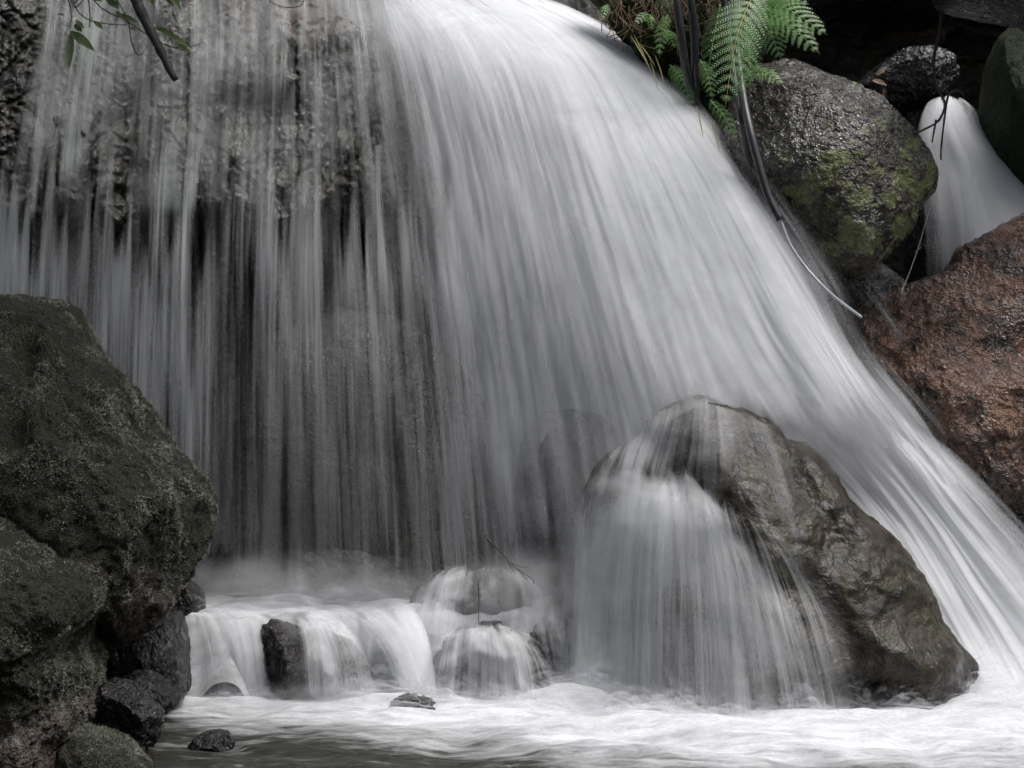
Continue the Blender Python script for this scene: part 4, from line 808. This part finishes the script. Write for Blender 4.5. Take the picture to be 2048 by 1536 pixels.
# ------------------------------------------------------------------ small things
hose_m = simple_mat('black_hose', (0.03, 0.03, 0.034), 0.42, 0.2, 40)
def smooth_path(pts, n): return [Vector(p) for p in catmull(np.array(pts, float), n)]
def hose(path, r, label):
    pts = smooth_path([P(*p) for p in path], 70); mb = MB(); mb.tube(pts, r, 12)
    return tag(mb.build('hose', hose_m, origin=pts[0]), label, 'hose', 'black hoses hanging beside the falls')
hose([(1346,-160,8.0),(1352,-20,8.0),(1362,70,8.02),(1372,140,8.1),(1384,188,8.25),(1394,225,8.40),(1408,300,8.6)], 0.020, 'left black hose of the pair dropping into the falls beside the fern')
hose([(1374,-160,8.05),(1380,-20,8.05),(1388,60,8.08),(1390,140,8.14),(1392,190,8.3),(1398,240,8.45),(1412,310,8.65)], 0.019, 'right black hose of the pair dropping into the falls beside the fern')
hose([(1440,-160,8.0),(1448,-10,8.05),(1462,90,8.0),(1474,185,7.82),(1484,240,7.75),(1496,310,7.9),(1540,420,8.2)], 0.017, 'black hose coming out under the big fern frond, ending in the falls')
hose([(1456,-160,7.98),(1466,-10,8.05),(1474,90,7.98),(1486,190,7.78),(1500,260,7.66),(1518,330,7.62),(1536,390,7.60),(1560,440,7.58)], 0.018, 'black hose under the big fern frond that bends right along the falls')
hose_shine_m = simple_mat('pale_hose_shine', (0.35, 0.36, 0.38), 0.25, 0.1, 40)  # pale colour paints the shine along the lower black hose
pts = smooth_path([P(1560,438,7.585), P(1582,492,7.55), P(1620,545,7.5), P(1665,590,7.4), P(1722,634,7.15)], 50); mb = MB(); mb.tube(pts, 0.0065, 8)
tag(mb.build('hose_shine', hose_shine_m, origin=pts[0]), 'shine on the lower hose, built as a thin pale strand down to the red rock', 'hose_shine')

bark = simple_mat('dark_bark', (0.022, 0.018, 0.015), 0.6, 0.4, 60, bump=0.004)
twig_m = simple_mat('thin_twig', (0.02, 0.017, 0.014), 0.5, 0.3, 60)
leaf_m = simple_mat('broad_leaf', (0.075, 0.115, 0.030), 0.4, 0.35, 25, transl=0.35)
fern_m = simple_mat('fern_green', (0.15, 0.32, 0.085), 0.30, 0.3, 30, transl=0.35)
fern2_m = simple_mat('fern_bright_green', (0.20, 0.42, 0.10), 0.30, 0.3, 30, transl=0.35)
fern_pale = simple_mat('fern_pale_green', (0.20, 0.33, 0.15), 0.28, 0.25, 30, transl=0.25)
fern_dark = simple_mat('fern_dark_green', (0.045, 0.10, 0.025), 0.4, 0.3, 30, transl=0.3)
green_rib = simple_mat('green_midrib', (0.12, 0.22, 0.05), 0.45, 0.2, 20)
rib_m = simple_mat('yellow_midrib', (0.30, 0.25, 0.04), 0.45, 0.2, 20)
dry_m = simple_mat('dry_leaf', (0.16, 0.10, 0.05), 0.7, 0.3, 20)

def leaf(mb, p, d, up, L, W, curl=0.15, segs=7):
    p = Vector(p); d = Vector(d).normalized(); s = d.cross(Vector(up)).normalized(); n = s.cross(d)
    vs = []; fs = []
    for i in range(segs + 1):
        t = i / segs; wd = W * math.sin(math.pi * min(1, t * 0.96 + 0.02)) ** 0.8 * (1 - 0.35 * t)
        c = p + d * L * t - n * curl * L * t * t
        vs += [c - s * wd + n * wd * 0.35, c, c + s * wd + n * wd * 0.35]
    for i in range(segs):
        a = i * 3; fs += [(a, a + 1, a + 4, a + 3), (a + 1, a + 2, a + 5, a + 4)]
    mb.add(vs, fs)
# unseen tree of the hanging branch, its canopy shaped to shade the left side
def tree(label, base, shade_crown, rad, n, seed, group=None):
    r = np.random.default_rng(seed); e = empty('tree', base); tag(e, label, 'tree', group); b = Vector(base); c = Vector(shade_crown); mb = MB()
    pts = smooth_path([b, b.lerp(c, .4) + Vector((-.3, .1, .3)), b.lerp(c, .75) + Vector((-.15, 0, .3)), c], 20); mb.tube(pts, [0.16 * (1 - 0.7 * i / 19) for i in range(20)], 10, 0.1)
    for k in range(26):
        d = Vector(r.normal(size=3)); d.normalize(); s_ = pts[10 + k % 9]; t_ = c + Vector((d.x * rad[0], d.y * rad[1], d.z * rad[2])) * .85
        mb.tube(smooth_path([s_, s_.lerp(t_, .5) + Vector((0, 0, .12)), t_], 8), [0.03 * (1 - .8 * i / 7) for i in range(8)], 6)
    mb.build('trunk', bark, e)
    ce = r.normal(size=(90, 3)); ce /= np.linalg.norm(ce, axis=1)[:, None]; ce = ce * (r.uniform(.2, 1, 90) ** .4)[:, None] * np.array(rad) + np.array(shade_crown)
    p = ce[r.integers(0, 90, n)] + r.normal(size=(n, 3)) * 0.2; d = r.normal(size=(n, 3)); d /= np.linalg.norm(d, axis=1)[:, None]; s_ = np.cross(d, r.normal(size=(n, 3))); s_ /= np.linalg.norm(s_, axis=1)[:, None]
    L = r.uniform(.07, .13, n)[:, None]; a = p; m1 = p + d * L * .5 + s_ * L * .22; m2 = p + d * L * .5 - s_ * L * .22; t_ = p + d * L
    mesh_obj('shade_crown', np.stack([a, m1, t_, m2], 1).reshape(-1, 3), np.arange(n * 4).reshape(-1, 4), leaf_m, parent=e, smooth=False)
tree('unseen leafy tree over the left bank, canopy placed to shade the mossy boulders', (-3.6, 4.2, -0.6), (-1.3, 5.6, 3.3), (2.1, 1.5, 0.7), 8500, 3)
# branch, top left
br = empty('branch', P(230, -60, 5.2)); tag(br, 'dark broken branch with leafy twigs hanging into the top left corner', 'branch')
mb = MB(); pts = smooth_path([P(225,-120,5.2), P(268,-10,5.2), P(290,40,5.19), P(318,95,5.18), P(340,140,5.17), P(352,160,5.17)], 26)
mb.tube(pts, [0.020 - 0.010 * (i / 25) + 0.0012 * math.sin(i * 1.7) for i in range(26)], 10, 0.1); mb.build('stem', bark, br)
TW = [[(130,-20),(140,12),(142,45),(128,72)], [(142,-10),(158,25),(185,42),(240,50),(262,45)], [(176,-10),(180,30),(178,55)], [(180,-10),(205,18),(250,40),(280,60),(330,90),(365,100),(390,106),(400,85)],
      [(140,-5),(150,15),(172,-5)], [(225,-15),(255,38),(262,80),(272,105),(282,110),(295,92)], [(330,88),(350,95),(385,92),(402,88)], [(150,5),(168,-12)], [(535,-5),(560,12),(590,14),(608,2)]]
mb = MB()
for k, t in enumerate(TW[:-1]):
    pts = smooth_path([P(a, b, 5.2 + 0.02 * math.sin(k * 2 + i)) for i, (a, b) in enumerate(t)], 16); mb.tube(pts, [0.0022 * (1 - 0.5 * i / 15) for i in range(16)], 5)
mb.build('twig', twig_m, br)
LV = [(142,65,138,140,10), (140,62,188,100,12), (150,48,165,65,8), (152,40,168,60,6), (188,42,206,62,7), (215,-8,238,18,12), (222,-14,232,4,8), (300,-14,308,10,9), (335,-14,362,16,8), (237,28,275,44,7),
      (262,55,272,62,5), (310,50,385,100,8), (310,55,340,66,5), (355,88,380,105,6), (116,28,128,30,4), (180,-4,205,4,5), (42,8,52,16,4), (14,128,28,136,4), (232,22,246,38,5), (330,-6,345,8,5)]
for (a, b, c, d, wd) in LV:
    if a < 60: continue
    mb = MB(); p0 = Vector(P(a, b, 5.19)); p1 = Vector(P(c, d, 5.15 + random.uniform(-.02, .02)))
    leaf(mb, p0, p1 - p0, (0.2 + random.uniform(-.3, .3), -1, 0.2), (p1 - p0).length, wd / F * 5.2, random.uniform(-.1, .2))
    mb.build('leaf', leaf_m, br)
mb = MB(); pts = smooth_path([P(a, b, 5.4) for a, b in [(520,-60),(535,-5),(560,12),(590,14),(608,2),(625,-60)]], 20); mb.tube(pts, 0.0016, 5)
tag(mb.build('twig', twig_m), 'thin looped twig dipping in at the top edge over the brown rock', 'twig')

# twigs near the second fall
def twig(paths, r, label, Y0=7.9, mat=twig_m):
    mb = MB(); o = P(*paths[0][0])
    for k, t in enumerate(paths):
        pts = smooth_path([P(*a) for a in t], 18); rr = r * (1 if k == 0 else 0.7)
        mb.tube(pts, [rr * (1 - 0.45 * i / 17) * (1 + 0.15 * math.sin(i * 2.1)) for i in range(18)], 7)
    return tag(mb.build('twig', mat, origin=o), label, 'twig')
twig([[(1886,-20,8.1),(1880,60,8.1),(1868,110,8.1),(1870,165,8.08),(1885,195,8.05),(1890,210,8.02),(1880,238,8.0),(1862,252,8.0),(1828,268,7.98)],
      [(1872,240,8.0),(1868,262,7.98),(1864,285,7.98)]], 0.0085, 'long dark twig hanging over the second fall and forking left')
twig([[(1928,188,7.95),(1915,180,7.95),(1898,188,7.95),(1892,215,7.93),(1886,260,7.9),(1882,300,7.9),(1882,320,7.9)], [(1928,188,7.95),(1922,182,7.95),(1905,186,7.95)], [(1886,185,7.95),(1889,178,7.95)]], 0.0065, 'hooked dark twig dangling in front of the second fall')
twig([[(974,1078,7.25),(1000,1102,7.25),(1022,1128,7.25),(1045,1145,7.25),(1064,1158,7.25),(1068,1168,7.25)], [(1010,1112,7.25),(1022,1135,7.24),(1030,1146,7.24)], [(1038,1138,7.25),(1050,1155,7.24),(1056,1160,7.24)], [(1022,1126,7.25),(1045,1134,7.26),(1062,1136,7.27)]], 0.0042, 'small forked dead twig caught in the spray above the domed rock')
twig([[(956,1165,7.15),(958,1205,7.15),(957,1245,7.12)]], 0.003, 'short upright stick in front of the domed rock')
twig([[(1800,590,7.6),(1815,555,7.65),(1835,500,7.7),(1850,450,7.75),(1862,410,7.8)], [(1760,520,7.7),(1790,478,7.7),(1800,470,7.7)], [(1830,505,7.7),(1842,495,7.7)]], 0.003, 'wet grassy stalk leaning in the gap beside the second fall', mat=simple_mat('wet_stalk', (0.12, 0.12, 0.11), 0.2, 0.2, 30))
mb = MB(); leaf(mb, P(1745,160,8.4), Vector(P(1785,170,8.3)) - Vector(P(1745,160,8.4)), (0, -1, .4), 0.09, 0.018); leaf(mb, P(1768,175,8.4), Vector((0.1, 0, -1)), (0, -1, .1), 0.06, 0.012); leaf(mb, P(1752,150,8.4), Vector((0.6, 0, .5)), (0, -1, .3), 0.07, 0.015)
tag(mb.build('dead_leaf', dry_m), 'withered brown leaf caught on top of the lichen boulder', 'leaf')

# ferns
def frond(parent, base, tip, sag, half, n, mat, face=(0, -1, 0.25), name='frond', droop=0.25, teeth=12):
    base = Vector(base); tip = Vector(tip); ax = tip - base; L = ax.length
    mid = base.lerp(tip, .45) + Vector(sag)
    pts = [Vector(p) for p in catmull(np.array([base, mid, tip]), 40)]
    fr = MB(); face = Vector(face).normalized()
    for i in range(n):
        t = 0.06 + 0.93 * (i / (n - 1)); f = t * 39; k = min(int(f), 38); p = pts[k].lerp(pts[k + 1], f - k)
        tg = (pts[min(k + 2, 39)] - pts[max(k - 1, 0)]).normalized(); sd = tg.cross(face).normalized(); nn = sd.cross(tg)
        pl = half * (math.sin(math.pi * min(1, (t * 0.88 + 0.14))) ** 0.7) * (1 - 0.25 * t) * random.uniform(.92, 1.06)
        if t > 0.9: pl *= 0.8
        for s in (-1, 1):
            d0 = (sd * s + tg * 0.55).normalized()
            m = max(5, int(teeth * (pl / half) + 2)); cp = p
            prev = None
            for j in range(m):
                u = j / (m - 1)
                c = p + d0 * pl * u + tg * (pl * 0.18 * u * u) - Vector((0, 0, 1)) * (droop * pl * u * u) - nn * 0.0 + nn * (0.03 * pl * math.sin(u * 3))
                dd = (d0 + tg * 0.36 * u - Vector((0, 0, 1)) * 2 * droop * u).normalized(); ss = dd.cross(nn).normalized()
                tl = L / n * 0.60 * (1 - u) ** 0.45 * (1.0 if j else 0.6) + pl * 0.01
                wd = pl / m * 0.66
                for q in (-1, 1):
                    e = (ss * q + dd * 0.9).normalized()
                    a0 = c - dd * wd * .5; a1 = c + dd * wd * .5; tp = c + e * tl + nn * random.uniform(-.1, .1) * tl; md = c + e * tl * .55 + dd * wd * 0.35; md2 = c + e * tl * .5 - dd * wd * 0.35
                    fr.add([a0, a1, md, tp, md2], [(0, 1, 2, 4), (4, 2, 3)])
            e1 = p + d0 * pl + tg * pl * .18 - Vector((0, 0, 1)) * droop * pl; 
            w_ = sd * 0; fr.add([p - tg * .0012, p + tg * .0012, e1], [(0, 1, 2)])
    fo = fr.build(name, mat, parent, smooth=False)
    rb = MB(); rb.tube(pts, [0.0034 * (1 - 0.75 * i / 39) for i in range(40)], 6)
    V = rb.build('midrib', rib_m if mat == fern_pale else green_rib, parent); return fo
def fern(label, root, fronds, group='ferns growing on the bank'):
    e = empty('fern', root); tag(e, label, 'fern', group)
    for f in fronds: frond(e, *f[:6], **(f[6] if len(f) > 6 else {}))
    return e
Yf = 7.55
fern('big hanging fern frond with yellow midrib in front of the hoses', P(1500, -10, 7.7), [
    (P(1515,-30,7.65), P(1450,215,7.42), (-0.03, -0.03, 0.015), 0.145, 15, fern_pale, dict(teeth=13, droop=0.15)),
    (P(1440,10,7.8), P(1412,165,7.75), (0, 0, 0.01), 0.075, 10, fern_dark),
    (P(1478,10,7.72), P(1482,195,7.62), (0.01, 0, 0.01), 0.095, 14, fern_m),
    (P(1490,40,7.8), P(1500,185,7.72), (0.01, 0, 0.01), 0.085, 10, fern_dark)])
fern('arching fern with several fronds spreading right over the dark hollow', P(1500, 20, 8.0), [
    (P(1500,10,8.0), P(1655,70,7.8), (0.0, -0.02, 0.04), 0.13, 13, fern2_m, dict(face=(0, -1, .6))),
    (P(1500,20,8.0), P(1640,108,7.75), (0.02, -0.02, 0.03), 0.10, 12, fern_m, dict(face=(0, -1, .6))),
    (P(1500,5,8.0), P(1618,8,7.9), (0.0, -0.02, 0.03), 0.10, 12, fern_m, dict(face=(0, -1, .6))),
    (P(1500,30,8.0), P(1562,118,7.9), (0.02, 0, 0.02), 0.09, 11, fern_m),
    (P(1490,-10,8.0), P(1560,-10,7.9), (0.0, -0.02, 0.03), 0.09, 11, fern2_m)])
fern('small fern frond resting on the wet lichen boulder', P(1490, 150, 7.85), [
    (P(1488,150,7.85), P(1565,168,7.7), (0.01, -0.01, 0.03), 0.06, 10, fern2_m, dict(face=(0, -1, .7))),
    (P(1488,150,7.85), P(1520,135,7.8), (0.01, -0.01, 0.02), 0.05, 8, fern_m, dict(face=(0, -1, .7)))])
fern('light green young fern left of the hoses', P(1310, 0, 8.1), [
    (P(1325,-20,8.1), P(1345,40,8.0), (0, 0, 0.01), 0.07, 9, fern_dark),
    (P(1335,30,8.1), P(1318,115,8.0), (-0.01, 0, 0.01), 0.045, 9, fern2_m),
    (P(1330,60,8.1), P(1350,95,8.0), (0, 0, 0.01), 0.045, 8, fern2_m),
    (P(1300,30,8.15), P(1270,48,8.05), (0, 0, 0.015), 0.035, 7, fern_m),
    (P(1300,30,8.15), P(1304,62,8.1), (0, 0, 0.01), 0.03, 7, fern2_m),
    (P(1290,0,8.2), P(1278,-12,8.1), (0, 0, 0.01), 0.04, 7, fern_m)])
fern('dark fern half hidden in spray below the hoses', P(1390, 130, 8.2), [
    (P(1340,130,8.25), P(1385,215,8.15), (0.01, 0, 0.02), 0.06, 10, fern_m),
    (P(1400,120,8.2), P(1425,200,8.1), (0.01, 0, 0.01), 0.05, 9, fern_m),
    (P(1420,200,8.1), P(1475,285,8.0), (0.01, 0, 0.01), 0.05, 9, fern_m),
    (P(1215,10,8.4), P(1205,40,8.3), (0, 0, 0.01), 0.03, 7, fern_m)])
# roots on the bank
mb = MB(); root_m = simple_mat('dry_roots', (0.15, 0.10, 0.055), 0.8, 0.4, 30)
for k in range(90):
    a = random.uniform(1215, 1450); b = random.uniform(-60, 30); L = random.uniform(30, 100); Y = 8.28 - random.uniform(0, 0.12)
    p = [P(a, b, Y)]
    for j in range(1, 5): p.append(P(a + random.gauss(0, 5) * j, b + L * j / 4, Y - 0.01 * j))
    mb.tube(smooth_path(p, 9), [0.0022 * random.uniform(.4, 1.2)] * 9, 4)
tag(mb.build('roots', root_m), 'tangle of brown roots hanging down the bank', 'roots', kind='stuff')
# grass blades at the bank edge
mb = MB()
for (a, b, c, d) in [(1262,72,1300,130),(1300,120,1318,175),(1268,70,1310,150),(1392,210,1410,275),(1310,110,1330,160),(1280,88,1312,128),(1420,240,1442,300)]:
    p0 = Vector(P(a, b, 8.1)); p1 = Vector(P(c, d, 8.0)); leaf(mb, p0, p1 - p0, (0.3, -1, .2), (p1 - p0).length, 0.004, 0.1)
tag(mb.build('grass', simple_mat('yellow_grass', (0.20, 0.19, 0.03), 0.5, 0.2, 20, transl=.3)), 'yellowing grass blades at the spray edge of the bank', 'grass', kind='stuff')

# moss tufts and hanging blades on the two big mossy boulders
tuft_m = simple_mat('moss_tufts', (0.20, 0.205, 0.165), 0.6, 0.6, 9, transl=0.2)
def tufts(key, n, size, seed, ymin):
    o, V, Fc = ROCKS[key]; r = np.random.default_rng(seed)
    T = V[Fc]; cen = T.mean(1); nr = np.cross(T[:, 1] - T[:, 0], T[:, 2] - T[:, 0]); ar = np.linalg.norm(nr, axis=1); nr /= ar[:, None]
    m = fbm(cen * 5, seed, 4); ppx = cen[:, 0] / cen[:, 1] * F + 1024; ppy = 768 - cen[:, 2] / cen[:, 1] * F
    ok = (nr[:, 1] < 0.3) & (m > -0.12) & (ppx > -120) & (ppy < ymin)
    pr = ar * ok * np.clip(m + 0.5, 0, 1); pr /= pr.sum(); ids = r.choice(len(cen), n, p=pr)
    w_ = r.dirichlet((1, 1, 1), n); p = (T[ids] * w_[:, :, None]).sum(1); N = nr[ids]
    d = N * 0.8 + r.normal(size=(n, 3)) * 0.55 + np.array([0, 0, -0.15]); d /= np.linalg.norm(d, axis=1)[:, None]
    s = np.cross(d, r.normal(size=(n, 3))); s /= np.linalg.norm(s, axis=1)[:, None]
    L = (size * r.uniform(.4, 1.3, n))[:, None]; a = p - s * L * .16; b = p + s * L * .16; c = p + d * L
    VV = np.stack([a, b, c], 1).reshape(-1, 3); FF = np.arange(n * 3).reshape(-1, 3)
    org = o.location; ob = mesh_obj('moss', VV, FF, tuft_m, parent=o, smooth=False); ob['kind'] = 'stuff'
tufts('mossA', 52000, 0.011, 5, 1230)
tufts('mossB', 32000, 0.010, 6, 1480)
tufts('mossC', 9000, 0.009, 7, 1600)
def blades(key, n, seed, box, L0):
    bv = BV[key]; mb = MB()
    for k in range(n):
        a = random.uniform(box[0], box[2]); b = random.uniform(box[1], box[3]); h = bv.ray_cast(Vector((0, 0, 0)), Vector(P(a, b, 1)).normalized())
        if h[0] is None: continue
        p = h[0]; L = L0 * random.uniform(.4, 1.3); d = Vector((random.gauss(0, .5), -.35, -1 + random.uniform(-.2, .9))).normalized()
        pts = [p, p + d * L * .5 + Vector((0, -.01, 0)), p + d * L + Vector((random.gauss(0, .01), 0, -L * .25))]
        mb.tube(smooth_path(pts, 6), [0.0013, .0013, .0012, .001, .0007, .0003], 3)
    return mb
mb = blades('mossA', 260, 1, (20, 640, 200, 860), 0.07)
b2 = blades('mossA', 160, 1, (0, 600, 400, 1180), 0.05); mb.add(b2.v, b2.f)
tag(mb.build('grass', simple_mat('grass_wisps', (0.075, 0.085, 0.03), 0.6, 0.4, 9, transl=.2)), 'wisps of dead grass hanging on the large mossy boulder', 'grass', kind='stuff')
